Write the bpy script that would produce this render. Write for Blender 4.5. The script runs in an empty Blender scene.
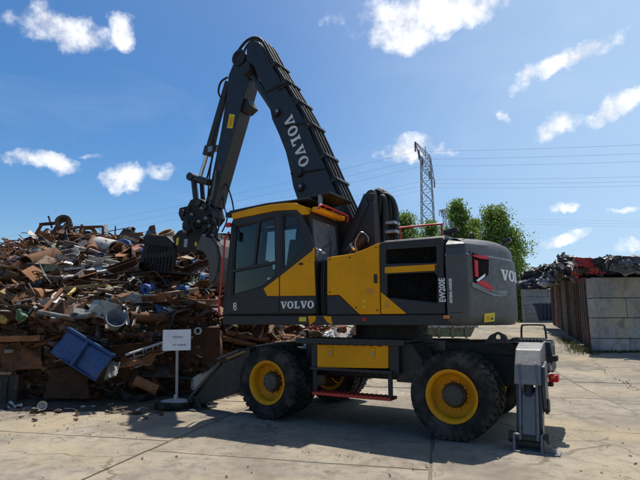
import bpy, bmesh, math, random
from mathutils import Vector, Matrix, Euler
from mathutils.geometry import tessellate_polygon
from mathutils import noise as mnoise
R = math.radians
scene = bpy.context.scene
col = scene.collection

# ------------------------------------------------------------------ camera
cam = bpy.data.objects.new('camera', bpy.data.cameras.new('camera'))
col.objects.link(cam); scene.camera = cam
cam.location = (0, 0, 1.42)
cam.rotation_euler = (R(90 + 9.202), 0, 0)
cam.data.sensor_fit = 'HORIZONTAL'; cam.data.sensor_width = 36.0
cam.data.lens = 500.0 / 640.0 * 36.0
cam.data.clip_start = 0.05; cam.data.clip_end = 3000

# ------------------------------------------------------------------ sun and sky
SUN_EL, SUN_AZ = 68.5, 17.0           # azimuth from +Y, positive to the right
sd = Vector((math.sin(R(SUN_AZ)) * math.cos(R(SUN_EL)), math.cos(R(SUN_AZ)) * math.cos(R(SUN_EL)), math.sin(R(SUN_EL))))
sun = bpy.data.objects.new('sun', bpy.data.lights.new('sun', 'SUN'))
col.objects.link(sun)
sun.data.energy = 5.0; sun.data.angle = R(0.53); sun.data.color = (1.0, 0.94, 0.84)
sun.rotation_euler = (-sd).to_track_quat('-Z', 'Y').to_euler()
sun.location = (0, 20, 40)

world = bpy.data.worlds.new('World'); scene.world = world; world.use_nodes = True
def build_world():
    nt = world.node_tree; nt.nodes.clear()
    N = nt.nodes.new; L = nt.links.new
    out = N('ShaderNodeOutputWorld')
    sky = N('ShaderNodeTexSky'); sky.sky_type = 'NISHITA'; sky.sun_disc = False
    sky.sun_elevation = R(SUN_EL); sky.sun_rotation = R(SUN_AZ)
    sky.altitude = 200; sky.air_density = 1.0; sky.dust_density = 1.2; sky.ozone_density = 2.2
    tc = N('ShaderNodeTexCoord')
    def vm(op, a, b=None):
        n = N('ShaderNodeVectorMath'); n.operation = op
        for i, s in enumerate((a, b)):
            if s is None: continue
            if isinstance(s, (tuple, Vector)): n.inputs[i].default_value = s
            else: L(s, n.inputs[i])
        return n
    def ma(op, a, b=None, c=None, clamp=False):
        n = N('ShaderNodeMath'); n.operation = op; n.use_clamp = clamp
        for i, s in enumerate((a, b, c)):
            if s is None: continue
            if isinstance(s, (int, float)): n.inputs[i].default_value = s
            else: L(s, n.inputs[i])
        return n.outputs[0]
    d0 = vm('NORMALIZE', tc.outputs['Generated']).outputs[0]
    nw = N('ShaderNodeTexNoise'); nw.inputs['Scale'].default_value = 9; nw.inputs['Detail'].default_value = 5
    nw.inputs['Roughness'].default_value = 0.6
    L(d0, nw.inputs['Vector'])
    wob = vm('SCALE', vm('SUBTRACT', nw.outputs['Color'], (0.5, 0.5, 0.5)).outputs[0]); wob.inputs['Scale'].default_value = 0.10
    d = vm('ADD', d0, wob.outputs[0]).outputs[0]
    # cloud centres: direction (azimuth, elevation), half sizes in radians, tilt, density
    clouds = CLOUDS[:]
    rr = random.Random(5)
    for k in range(14):
        az = rr.uniform(42, 318); el = rr.uniform(4, 60)
        w_ = rr.uniform(.08, .2)
        clouds.append((az, el, w_, w_ * rr.uniform(.3, .55), rr.uniform(-20, 20), rr.uniform(.5, 1.0)))
    acc = None
    for az, el, hw, hh, tl, den in clouds:
        a, e = R(az), R(el)
        c = Vector((math.sin(a) * math.cos(e), math.cos(a) * math.cos(e), math.sin(e)))
        t1 = Vector((math.cos(a), -math.sin(a), 0)); t2 = t1.cross(c)
        if t2.z < 0: t2 = -t2
        ct, st = math.cos(R(tl)), math.sin(R(tl))
        u1 = t1 * ct + t2 * st; u2 = t2 * ct - t1 * st; u3 = u1.cross(u2)
        mp = N('ShaderNodeMapping'); mp.vector_type = 'TEXTURE'
        mp.inputs['Location'].default_value = c; mp.inputs['Rotation'].default_value = Matrix((u1, u2, u3)).transposed().to_euler()
        mp.inputs['Scale'].default_value = (hw, hh, hw); L(d, mp.inputs['Vector'])
        r2 = vm('DOT_PRODUCT', mp.outputs[0], mp.outputs[0]).outputs['Value']
        v = ma('MULTIPLY_ADD', r2, -den, den)
        acc = v if acc is None else ma('MAXIMUM', acc, v)
    acc = ma('MAXIMUM', acc, 0.0)
    nz = N('ShaderNodeTexNoise'); nz.inputs['Scale'].default_value = 19; nz.inputs['Detail'].default_value = 11
    nz.inputs['Roughness'].default_value = 0.60
    L(d0, nz.inputs['Vector'])
    k = ma('ADD', acc, ma('MULTIPLY', ma('SUBTRACT', nz.outputs['Fac'], 0.52), 2.3))
    k = ma('MULTIPLY', k, ma('MULTIPLY', acc, 6.0, clamp=True))
    mr = N('ShaderNodeMapRange'); mr.interpolation_type = 'SMOOTHSTEP'
    mr.inputs['From Min'].default_value = 0.10; mr.inputs['From Max'].default_value = 1.08
    L(k, mr.inputs['Value'])
    # faint high wisps everywhere
    nc = N('ShaderNodeTexNoise'); nc.inputs['Scale'].default_value = 2.6; nc.inputs['Detail'].default_value = 9
    nc.inputs['Roughness'].default_value = 0.55; nc.inputs['Distortion'].default_value = 0.6
    mp = N('ShaderNodeMapping'); mp.inputs['Scale'].default_value = (1, 1, 2.6); L(d0, mp.inputs['Vector']); L(mp.outputs[0], nc.inputs['Vector'])
    wi = N('ShaderNodeMapRange'); wi.inputs['From Min'].default_value = 0.52; wi.inputs['From Max'].default_value = 0.85
    wi.inputs['To Max'].default_value = 0.12
    L(nc.outputs['Fac'], wi.inputs['Value'])
    # thin high veil thickening towards the right of the view
    c = Vector((math.sin(R(75)), math.cos(R(75)), .12)).normalized()
    vd = vm('DOT_PRODUCT', d0, c).outputs['Value']
    vl = N('ShaderNodeMapRange'); vl.interpolation_type = 'SMOOTHSTEP'
    vl.inputs['From Min'].default_value = 0.08; vl.inputs['From Max'].default_value = 0.92; vl.inputs['To Max'].default_value = 0.80
    L(vd, vl.inputs['Value'])
    veil = ma('MULTIPLY', vl.outputs[0], ma('MULTIPLY_ADD', nc.outputs['Fac'], 0.3, 0.85))
    fac = ma('MAXIMUM', ma('MULTIPLY', mr.outputs[0], 0.95), wi.outputs[0])
    # thickness shading inside the clouds
    sh = N('ShaderNodeMapRange'); sh.inputs['From Min'].default_value = 0.35; sh.inputs['From Max'].default_value = 0.75
    sh.inputs['To Min'].default_value = 7.2; sh.inputs['To Max'].default_value = 10.8
    L(nz.outputs['Fac'], sh.inputs['Value'])
    cc = N('ShaderNodeCombineColor')
    L(ma('MULTIPLY', sh.outputs[0], 0.985), cc.inputs[0]); L(ma('MULTIPLY', sh.outputs[0], 0.995), cc.inputs[1]); L(ma('MULTIPLY', sh.outputs[0], 1.03), cc.inputs[2])
    hs = N('ShaderNodeHueSaturation'); hs.inputs['Saturation'].default_value = SKY_SAT; hs.inputs['Value'].default_value = SKY_VAL; hs.inputs['Hue'].default_value = 0.50
    L(sky.outputs[0], hs.inputs['Color'])
    mx = N('ShaderNodeMix'); mx.data_type = 'RGBA'
    mv = N('ShaderNodeMix'); mv.data_type = 'RGBA'; mv.inputs[7].default_value = (4.5, 6.1, 7.9, 1)
    L(veil, mv.inputs[0]); L(hs.outputs[0], mv.inputs[6])
    L(fac, mx.inputs[0]); L(mv.outputs[2], mx.inputs[6]); L(cc.outputs[0], mx.inputs[7])
    bg = N('ShaderNodeBackground'); bg.inputs['Strength'].default_value = SKY_STR
    L(mx.outputs[2], bg.inputs['Color']); L(bg.outputs[0], out.inputs[0])
SKY_STR, SKY_SAT, SKY_VAL = 0.10, 1.40, 0.95
CLOUDS = [(-29.3, 28.75, 0.0956, 0.0416, 0, 1), (-31.4, 28.78, 0.045, 0.0326, 0, 0.9), (-27.0, 28.35, 0.043, 0.0255, 0, 0.8), (-22.63, 29.68, 0.036, 0.037, 30, 1), (13.53, 32.97, 0.1744, 0.058, 8, 1.1), (9.29, 32.61, 0.0876, 0.0499, 0, 0.9), (19.09, 32.6, 0.0802, 0.0392, 10, 0.9), (28.78, 26.29, 0.109, 0.0275, 22, 1.05), (26.3, 19.85, 0.0489, 0.0288, 25, 1), (31.72, 20.73, 0.062, 0.021, 15, 0.95), (21.68, 22.16, 0.0209, 0.0114, 0, 0.8), (10.4, 18.89, 0.0625, 0.0388, 0, 1.05), (13.59, 18.36, 0.0398, 0.0192, 0, 0.7), (-29.75, 15.81, 0.0639, 0.0217, 0, 0.95), (-22.26, 15.12, 0.0552, 0.0277, 5, 0.95), (-18.34, 16.13, 0.0348, 0.0213, 10, 0.85), (26.17, 11.69, 0.0414, 0.009, 0, 0.6), (31.95, 10.57, 0.0392, 0.0107, 0, 0.7), (25.17, 8.24, 0.0668, 0.0159, 8, 0.8), (32.08, 7.23, 0.0352, 0.0106, 0, 0.5), (-25.59, 16.91, 0.0248, 0.009, 0, 0.4), (1.87, 32.75, 0.0295, 0.0137, 0, 0.45)]
build_world()
scene.view_settings.view_transform = 'Standard'; scene.view_settings.look = 'None'
scene.view_settings.exposure = 0.34; scene.view_settings.gamma = 1.0
scene.view_settings.use_curve_mapping = False
scene.render.engine = 'CYCLES'
scene.cycles.max_bounces = 6; scene.cycles.diffuse_bounces = 3; scene.cycles.glossy_bounces = 2; scene.cycles.transparent_max_bounces = 16; scene.cycles.use_denoising = True
world.cycles.sampling_method = 'MANUAL'; world.cycles.sample_map_resolution = 512

# ------------------------------------------------------------------ terrain and heap shapes
def lerp_table(t, x):
    if x <= t[0][0]: return t[0][1]
    for (a, b), (c, d) in zip(t, t[1:]):
        if x <= c: return b + (d - b) * (x - a) / (c - a)
    return t[-1][1]
def ground_z(Y):
    if Y < 11: return 0.0
    t = min(1.0, (Y - 11) / 21.0)
    return 1.3 * (0.25 * t + 0.75 * t * t * (3 - 2 * t)) if t < 1 else 1.3
FOOT = [(-30, 9.6), (-6, 9.1), (-3.6, 9.0), (-2.6, 9.5), (-1.5, 10.8), (0, 11.6), (1.2, 13.0)]
CREST = [(-30, 3.0), (-8.45, 3.15), (-7.8, 3.3), (-7.1, 3.7), (-5.8, 3.62), (-4.5, 3.5), (-3.8, 3.4), (-3.0, 3.25), (-2.2, 2.7), (-1.4, 2.1), (0, 1.5), (1.0, 0.9), (2.0, 0.2)]
def heap_h(X, Y):
    t = (Y - lerp_table(FOOT, X)) / 4.2
    c = lerp_table(CREST, X)
    if t <= 0: return 0.0
    low = min(1.55, c * 0.48)
    z = low * min(1.0, t / 0.05) + (c - low) * min(1.0, max(0.0, (t - 0.05) / 0.95)) ** 0.85
    if t > 1.5: z *= max(0.0, 1 - (t - 1.5) / 0.9)
    return z
CW_PLAN = [(0.0, 1.25), (-0.17, 1.25), (-0.235, 1.238), (-0.272, 1.205), (-0.31, 1.10), (-0.37, 0.94), (-0.44, 0.76), (-0.50, 0.56), (-0.56, 0.34), (-0.60, 0.14),
           (-0.605, 0.0), (-0.60, -0.14), (-0.56, -0.34), (-0.50, -0.56), (-0.44, -0.76), (-0.37, -0.94), (-0.31, -1.10), (-0.272, -1.205), (-0.235, -1.238), (-0.17, -1.25), (0.0, -1.25)]

# ------------------------------------------------------------------ materials
MATS = {}
def node_mat(name, fn):
    if name in MATS: return MATS[name]
    m = bpy.data.materials.new(name); m.use_nodes = True
    nt = m.node_tree; nt.nodes.clear()
    out = nt.nodes.new('ShaderNodeOutputMaterial')
    b = nt.nodes.new('ShaderNodeBsdfPrincipled')
    nt.links.new(b.outputs[0], out.inputs[0])
    fn(nt, b, out); MATS[name] = m
    return m
def noise(nt, vec, scale, detail=4, rough=0.55, dist=0.0):
    n = nt.nodes.new('ShaderNodeTexNoise')
    n.inputs['Scale'].default_value = scale; n.inputs['Detail'].default_value = detail
    n.inputs['Roughness'].default_value = rough; n.inputs['Distortion'].default_value = dist
    if vec is not None: nt.links.new(vec, n.inputs['Vector'])
    return n.outputs['Fac']
def ramp(nt, fac, a, b, lo=0.0, hi=1.0):
    n = nt.nodes.new('ShaderNodeMapRange'); n.interpolation_type = 'SMOOTHSTEP'
    n.inputs['From Min'].default_value = a; n.inputs['From Max'].default_value = b
    n.inputs['To Min'].default_value = lo; n.inputs['To Max'].default_value = hi
    nt.links.new(fac, n.inputs['Value']); return n.outputs[0]
def mixc(nt, fac, a, b):
    n = nt.nodes.new('ShaderNodeMix'); n.data_type = 'RGBA'
    for i, s in ((0, fac), (6, a), (7, b)):
        if isinstance(s, (int, float)): n.inputs[i].default_value = s
        elif isinstance(s, tuple): n.inputs[i].default_value = (*s, 1)
        else: nt.links.new(s, n.inputs[i])
    return n.outputs[2]
def mathn(nt, op, a, b=None, clamp=False):
    n = nt.nodes.new('ShaderNodeMath'); n.operation = op; n.use_clamp = clamp
    for i, s in enumerate((a, b)):
        if s is None: continue
        if isinstance(s, (int, float)): n.inputs[i].default_value = s
        else: nt.links.new(s, n.inputs[i])
    return n.outputs[0]
def bump(nt, h, b, strength=0.3, dist=0.02):
    n = nt.nodes.new('ShaderNodeBump'); n.inputs['Strength'].default_value = strength; n.inputs['Distance'].default_value = dist
    nt.links.new(h, n.inputs['Height']); nt.links.new(n.outputs[0], b.inputs['Normal'])
def objvec(nt): return nt.nodes.new('ShaderNodeTexCoord').outputs['Object']
def posvec(nt): return nt.nodes.new('ShaderNodeNewGeometry').outputs['Position']

def paint(name, colr, rough=0.4, dust=0.25, dustcol=(.30, .27, .22), metal=0.0, chip=None, scale=1.0, spec=0.5):
    def fn(nt, b, out):
        v = posvec(nt)
        n1 = noise(nt, v, 2.3 * scale, 6, .6); n2 = noise(nt, v, 17 * scale, 6, .65); n3 = noise(nt, v, 70 * scale, 3)
        c = mixc(nt, ramp(nt, n1, .3, .75), tuple(x * .88 for x in colr), tuple(min(1, x * 1.08) for x in colr))
        dm = mathn(nt, 'MULTIPLY', ramp(nt, n2, .42, .8), dust)
        c = mixc(nt, dm, c, dustcol)
        mps = nt.nodes.new('ShaderNodeMapping'); mps.inputs['Scale'].default_value = (9, 9, .9); nt.links.new(v, mps.inputs['Vector'])
        c = mixc(nt, mathn(nt, 'MULTIPLY', ramp(nt, noise(nt, mps.outputs[0], 1.0 * scale, 4, .6), .5, .8), min(.5, dust * 1.2)), c, tuple(x * .75 for x in dustcol))
        if chip:
            c = mixc(nt, ramp(nt, noise(nt, v, 9 * scale, 8, .7), .58, .66), c, chip)
        nt.links.new(c, b.inputs['Base Color'])
        nt.links.new(ramp(nt, n2, .3, .75, rough * .85, min(1, rough * 1.5)), b.inputs['Roughness'])
        b.inputs['Metallic'].default_value = metal
        b.inputs['Specular IOR Level'].default_value = spec
        bump(nt, n3, b, .06, .004)
    return node_mat(name, fn)

def rusty(name, c1, c2, c3=(.06, .03, .02), rough=.85):
    def fn(nt, b, out):
        v = posvec(nt)
        n1 = noise(nt, v, 4, 5, .7, .4); n2 = noise(nt, v, 26, 5, .7); n3 = noise(nt, v, 1.1, 3)
        c = mixc(nt, ramp(nt, n1, .35, .65), c1, c2)
        c = mixc(nt, ramp(nt, n2, .5, .72), c, c3)
        c = mixc(nt, ramp(nt, n3, .5, .75, 0, .35), c, tuple(x * 1.6 for x in c2))
        nt.links.new(c, b.inputs['Base Color'])
        b.inputs['Roughness'].default_value = rough
        b.inputs['Specular IOR Level'].default_value = 0.3
        bump(nt, n2, b, .5, .012)
    return node_mat(name, fn)

M_char = paint('charcoal_paint', (.026, .026, .028), .42, .10, (.12, .11, .10), spec=.35)
M_cw = paint('counterweight_grey', (.074, .072, .072), .45, .06, (.20, .19, .175))
M_yel = paint('machine_yellow', (.80, .335, .001), .45, .08, (.45, .27, .09), spec=.2)
M_black = paint('black_metal', (.016, .016, .017), .5, .18, (.12, .11, .1))
M_boom = paint('boom_charcoal', (.021, .022, .026), .36, .12, (.12, .11, .10))
M_rub = paint('hose_rubber', (.014, .014, .014), .55, .15, (.1, .095, .09))
M_steel = paint('dull_steel', (.32, .32, .33), .35, .3, (.2, .17, .14), metal=.7)
M_chrome = paint('chrome_rod', (.7, .7, .7), .14, .05, metal=1.0)
M_red = paint('red_rail_paint', (.55, .035, .02), .42, .08)
M_redlens = paint('red_lens', (.62, .008, .022), .3, .02, spec=.25)
M_orange = paint('orange_lens', (.75, .20, .02), .3, .02)
M_white = paint('white_lettering', (.78, .78, .78), .5, .05)
M_label = paint('yellow_label', (.75, .55, .02), .5, .05)
M_silver = paint('silver_reflector', (.6, .6, .62), .2, .05, metal=.8)
M_grab = paint('grab_worn_steel', (.015, .013, .012), .55, .35, (.075, .045, .028), chip=(.05, .042, .036), scale=1.4, spec=.3)
M_out = paint('outrigger_grey', (.135, .135, .14), .42, .25, (.28, .26, .23), chip=(.10, .09, .08))
M_seat = paint('seat_fabric', (.02, .02, .022), .9, .05)
M_interior = paint('cab_interior_grey', (.025, .025, .027), .7, .05)

def tyre_mat(nt, b, out):
    v = posvec(nt)
    n1 = noise(nt, v, 5, 6, .6); n2 = noise(nt, v, 45, 5, .6)
    c = mixc(nt, ramp(nt, n1, .38, .7, 0, .65), (.014, .014, .014), (.10, .09, .075))
    nt.links.new(c, b.inputs['Base Color']); b.inputs['Roughness'].default_value = .82
    b.inputs['Specular IOR Level'].default_value = .25
    bump(nt, n2, b, .2, .006)
M_tyre = node_mat('tyre_rubber', tyre_mat)

def glass_mat(name, tint, gloss=.55, base=.0, dirt_shading=(.004, .02), dcol=(.4, .39, .36)):  # diffuse film: grime on most panes, painted sky reflection on the rear one
    def fn(nt, b, out):
        nt.nodes.remove(b)
        tr = nt.nodes.new('ShaderNodeBsdfTransparent'); tr.inputs[0].default_value = (*tint, 1)
        gl = nt.nodes.new('ShaderNodeBsdfGlossy'); gl.inputs['Roughness'].default_value = .015
        gl.inputs['Color'].default_value = (gloss, gloss, gloss, 1)
        fr = nt.nodes.new('ShaderNodeFresnel'); fr.inputs['IOR'].default_value = 1.5
        v = posvec(nt)
        d = nt.nodes.new('ShaderNodeBsdfDiffuse'); d.inputs[0].default_value = (*dcol, 1)
        mx = nt.nodes.new('ShaderNodeMixShader'); mx2 = nt.nodes.new('ShaderNodeMixShader')
        nt.links.new(mathn(nt, 'ADD', fr.outputs[0], base, True), mx.inputs[0])
        nt.links.new(tr.outputs[0], mx.inputs[1]); nt.links.new(gl.outputs[0], mx.inputs[2])
        nt.links.new(ramp(nt, noise(nt, v, 6, 6, .6),   .4, .8, *dirt_shading), mx2.inputs[0])
        nt.links.new(mx.outputs[0], mx2.inputs[1]); nt.links.new(d.outputs[0], mx2.inputs[2])
        nt.links.new(mx2.outputs[0], out.inputs[0])
    return node_mat(name, fn)
M_glass = glass_mat('tinted_cab_glass', (.66, .71, .71))
M_glass2 = glass_mat('sky_tint_rear_glass', (.60, .66, .70), .9, .30, (.30, .16), (.32, .42, .52))  # pale blue diffuse painted into the pane imitates reflected sky

RUST = [rusty('rust_dark', (.045, .020, .011), (.075, .033, .016), (.03, .017, .012)),
        rusty('rust_brown', (.10, .043, .020), (.165, .070, .030)),
        rusty('rust_orange', (.18, .076, .030), (.26, .115, .046), (.10, .04, .02)),
        rusty('rust_pale', (.30, .19, .12), (.38, .26, .17), (.16, .08, .045))]
def scrap(name, colr, rustamt=.55):
    rustamt = min(.6, rustamt + .07); colr = tuple(x * .85 for x in colr)
    g = sum(colr) / 3; colr = tuple(x * .82 + g * .18 for x in colr)
    def fn(nt, b, out):
        v = posvec(nt)
        n1 = noise(nt, v, 3.1, 5, .7, .3); n2 = noise(nt, v, 22, 4, .7)
        c = mixc(nt, ramp(nt, n2, .35, .7), colr, tuple(x * .6 for x in colr))
        c = mixc(nt, ramp(nt, n1, 1 - rustamt, 1.12 - rustamt), c, (.10, .045, .022))
        nt.links.new(c, b.inputs['Base Color']); b.inputs['Roughness'].default_value = .65
        bump(nt, n2, b, .3, .01)
    return node_mat(name, fn)
S_grey = scrap('scrap_grey', (.14, .14, .145)); S_dark = scrap('scrap_dark', (.03, .028, .028), .5)
S_pale = scrap('scrap_pale', (.52, .50, .45), .42); S_blue = scrap('scrap_blue', (.015, .12, .46), .36)
S_dblue = scrap('scrap_dull_blue', (.018, .085, .27), .34); S_ochre = scrap('scrap_ochre', (.40, .26, .06), .44)
S_green = scrap('scrap_green', (.19, .23, .10), .44); S_teal = scrap('scrap_teal', (.17, .22, .22), .47)
S_pink = scrap('scrap_faded_red', (.24, .12, .11), .48); S_alu = scrap('scrap_aluminium', (.55, .57, .60), .30)
S_yellow = scrap('scrap_yellow', (.62, .40, .02), .40); S_white = scrap('scrap_white', (.72, .71, .67), .34)
S_lgreen = scrap('scrap_bright_green', (.09, .20, .08), .42); S_hull = scrap('scrap_hull_grey', (.34, .37, .38), .38)
S_olive = scrap('scrap_olive', (.17, .17, .13), .4); S_wood = scrap('scrap_tan', (.36, .20, .10), .45); S_red = scrap('scrap_red', (.42, .03, .045), .34)

def concrete(name, base, crack=1.0, warm=(1, .96, .88), stain=.5):
    def fn(nt, b, out):
        v = posvec(nt)
        n1 = noise(nt, v, .55, 6, .6, .5); n2 = noise(nt, v, 5, 9, .68); n3 = noise(nt, v, 42, 5, .75); n4 = noise(nt, v, 1.6, 7, .65, .8)
        c0 = tuple(base * w * .66 for w in warm); c1 = tuple(base * w * 1.2 for w in warm)
        c = mixc(nt, ramp(nt, n1, .3, .72), c0, c1)
        c = mixc(nt, ramp(nt, n2, .44, .66, 0, .8), c, tuple(base * w * .56 for w in warm))
        c = mixc(nt, ramp(nt, n4, .58, .74, 0, stain), c, (base * .40, base * .345, base * .27))
        c = mixc(nt, ramp(nt, n3, .58, .76, 0, .5), c, tuple(base * w * .45 for w in warm))
        # light sand swept over the surface
        c = mixc(nt, ramp(nt, noise(nt, v, .45, 8, .62, .5), .46, .66, 0, .75), c, (base * 1.28, base * 1.05, base * .70))
        c = mixc(nt, ramp(nt, noise(nt, v, 13, 6, .75, 1.2), .56, .64, 0, .55), c, tuple(base * w * .5 for w in warm))
        mpn = nt.nodes.new('ShaderNodeMapping'); mpn.inputs['Rotation'].default_value = (0, 0, .237); mpn.inputs['Scale'].default_value = (2.6, .35, 1); nt.links.new(v, mpn.inputs['Vector'])
        c = mixc(nt, ramp(nt, noise(nt, mpn.outputs[0], 1.3, 6, .6, .3), .52, .72, 0, .45), c, (base * .52, base * .45, base * .36))
        c = mixc(nt, ramp(nt, noise(nt, v, .9, 5, .5, .2), .63, .70, 0, .55), c, (base * .30, base * .27, base * .23))
        h = n3
        if crack:
            vo = nt.nodes.new('ShaderNodeTexVoronoi'); vo.feature = 'DISTANCE_TO_EDGE'; vo.inputs['Scale'].default_value = .42
            wn = nt.nodes.new('ShaderNodeTexNoise'); wn.inputs['Scale'].default_value = 1.1; wn.inputs['Detail'].default_value = 9; wn.inputs['Roughness'].default_value = .62
            nt.links.new(v, wn.inputs['Vector'])
            ad = nt.nodes.new('ShaderNodeVectorMath'); ad.operation = 'MULTIPLY_ADD'
            ad.inputs[1].default_value = (.85, .85, 0); nt.links.new(wn.outputs['Color'], ad.inputs[0]); nt.links.new(v, ad.inputs[2])
            nt.links.new(ad.outputs[0], vo.inputs['Vector'])
            cm = mathn(nt, 'MULTIPLY', ramp(nt, vo.outputs['Distance'], .002, .008, 1, 0), ramp(nt, noise(nt, v, .5, 2), .48, .56))
            cm = mathn(nt, 'MULTIPLY', cm, crack)
            c = mixc(nt, cm, c, (.085, .07, .05))
            h = mathn(nt, 'SUBTRACT', mathn(nt, 'ADD', mathn(nt, 'MULTIPLY', n3, .35), n2), mathn(nt, 'MULTIPLY', cm, 2.0))
        nt.links.new(c, b.inputs['Base Color']); b.inputs['Roughness'].default_value = .92
        b.inputs['Specular IOR Level'].default_value = .2
        bump(nt, h, b, .55, .012)
    return node_mat(name, fn)
M_conc = concrete('yard_concrete', .24, .6, (1, .875, .70), .9)
M_block = concrete('block_concrete', .36, 0, (1, .96, .90), .7)
M_block2 = concrete('block_concrete_pale', .52, 0, (1, 1, 1), .2)
def soil_mat(nt, b, out):
    v = posvec(nt)
    n1 = noise(nt, v, .6, 8, .65); n2 = noise(nt, v, 9, 8, .7)
    c = mixc(nt, ramp(nt, n1, .35, .7), (.12, .10, .07), (.20, .17, .125))
    c = mixc(nt, ramp(nt, n2, .5, .75, 0, .7), c, (.12, .10, .07))
    nt.links.new(c, b.inputs['Base Color']); b.inputs['Roughness'].default_value = .95
    bump(nt, n2, b, .6, .03)
M_soil = node_mat('yard_soil', soil_mat)

# ------------------------------------------------------------------ mesh helpers
class MB:
    def __init__(s): s.v = []; s.f = []; s.m = []
    def add(s, vs, fs, mi=0):
        o = len(s.v); s.v += [tuple(a) for a in vs]
        s.f += [tuple(i + o for i in f) for f in fs]; s.m += [mi] * len(fs); return s
    def box(s, c, d, rot=None, mi=0):
        x, y, z = d[0] / 2, d[1] / 2, d[2] / 2
        vs = [Vector(p) for p in ((-x, -y, -z), (x, -y, -z), (x, y, -z), (-x, y, -z), (-x, -y, z), (x, -y, z), (x, y, z), (-x, y, z))]
        if rot is not None:
            m = rot if isinstance(rot, Matrix) else Euler(rot).to_matrix()
            vs = [m @ p for p in vs]
        c = Vector(c)
        return s.add([p + c for p in vs], [(0, 3, 2, 1), (4, 5, 6, 7), (0, 1, 5, 4), (1, 2, 6, 5), (2, 3, 7, 6), (3, 0, 4, 7)], mi)
    def span(s, a, b, mi=0):
        return s.box([(p + q) / 2 for p, q in zip(a, b)], [abs(q - p) for p, q in zip(a, b)], None, mi)
    def poly(s, loops, f0, f1, mi=0):
        # loops: outer + holes in 2D; f0/f1 map (a,b) -> 3D for the two caps
        flat = [p for l in loops for p in l]
        tris = tessellate_polygon([[Vector((p[0], p[1], 0)) for p in l] for l in loops])
        n = len(flat)
        vs = [f0(*p) for p in flat] + [f1(*p) for p in flat]
        fs = []
        for t in tris:
            a, b, c = (flat[i] for i in t)
            if abs((b[0] - a[0]) * (c[1] - a[1]) - (b[1] - a[1]) * (c[0] - a[0])) < 1e-10: continue
            fs.append(tuple(t)); fs.append(tuple(n + i for i in reversed(t)))
        k = 0
        for l in loops:
            m = len(l)
            for i in range(m):
                j = (i + 1) % m
                fs.append((k + i, k + j, n + k + j, n + k + i))
            k += m
        return s.add(vs, fs, mi)
    def xz(s, pts, y0, y1, holes=(), mi=0):
        return s.poly([list(pts)] + [list(h) for h in holes], lambda a, b: (a, y0, b), lambda a, b: (a, y1, b), mi)
    def yz(s, pts, x0, x1, holes=(), mi=0):
        return s.poly([list(pts)] + [list(h) for h in holes], lambda a, b: (x0, a, b), lambda a, b: (x1, a, b), mi)
    def xy(s, pts, z0, z1, holes=(), mi=0):
        return s.poly([list(pts)] + [list(h) for h in holes], lambda a, b: (a, b, z0), lambda a, b: (a, b, z1), mi)
    def quad3(s, pts, off, mi=0):
        # polygon given by 3D points, thickened along vector off
        pts = [Vector(p) for p in pts]; n = len(pts); o = Vector(off)
        fs = [tuple(range(n)), tuple(reversed(range(n, 2 * n)))]
        fs += [(i, (i + 1) % n, n + (i + 1) % n, n + i) for i in range(n)]
        return s.add(pts + [p + o for p in pts], fs, mi)
    def tube(s, pts, r, n=8, mi=0, smooth=0, cap=True, inner=None):
        pts = [Vector(p) for p in pts]
        if smooth: pts = spline(pts, smooth)
        rs = r if isinstance(r, (list, tuple)) else [r] * len(pts)
        if len(rs) != len(pts): rs = [rs[0] + (rs[-1] - rs[0]) * i / (len(pts) - 1) for i in range(len(pts))]
        vs = []; fs = []; up = None
        for i, p in enumerate(pts):
            t = (pts[min(i + 1, len(pts) - 1)] - pts[max(i - 1, 0)])
            if t.length < 1e-9: t = Vector((0, 0, 1))
            t.normalize()
            if up is None:
                up = t.orthogonal().normalized()
            else:
                up = up - t * up.dot(t)
                up = up.normalized() if up.length > 1e-6 else t.orthogonal().normalized()
            w = t.cross(up)
            for k in range(n):
                a = 2 * math.pi * k / n
                vs.append(p + (up * math.cos(a) + w * math.sin(a)) * rs[i])
        for i in range(len(pts) - 1):
            for k in range(n):
                fs.append((i * n + k, i * n + (k + 1) % n, (i + 1) * n + (k + 1) % n, (i + 1) * n + k))
        if cap:
            fs.append(tuple(reversed(range(n)))); fs.append(tuple(range((len(pts) - 1) * n, len(pts) * n)))
        return s.add(vs, fs, mi)
    def cyl(s, a, b, r, r2=None, n=20, mi=0): return s.tube([a, b], [r, r if r2 is None else r2], n, mi)
    def lathe(s, prof, o, axis='y', n=32, mi=0, closed=False):
        o = Vector(o); vs = []; fs = []
        ax = {'x': (Vector((1, 0, 0)), Vector((0, 1, 0)), Vector((0, 0, 1))), 'y': (Vector((0, 1, 0)), Vector((0, 0, 1)), Vector((1, 0, 0))), 'z': (Vector((0, 0, 1)), Vector((1, 0, 0)), Vector((0, 1, 0)))}[axis]
        for r, h in prof:
            for k in range(n):
                a = 2 * math.pi * k / n
                vs.append(o + ax[0] * h + (ax[1] * math.cos(a) + ax[2] * math.sin(a)) * r)
        m = len(prof)
        for i in range(m if closed else m - 1):
            j = (i + 1) % m
            for k in range(n):
                fs.append((i * n + k, i * n + (k + 1) % n, j * n + (k + 1) % n, j * n + k))
        return s.add(vs, fs, mi)
    def loft(s, rings, mi=0, cap=True, closed=True):
        n = len(rings[0]); vs = [p for r in rings for p in r]; fs = []
        for i in range(len(rings) - 1):
            for k in range(n if closed else n - 1):
                fs.append((i * n + k, i * n + (k + 1) % n, (i + 1) * n + (k + 1) % n, (i + 1) * n + k))
        if cap: fs += [tuple(reversed(range(n))), tuple(range((len(rings) - 1) * n, len(rings) * n))]
        return s.add(vs, fs, mi)
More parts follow.
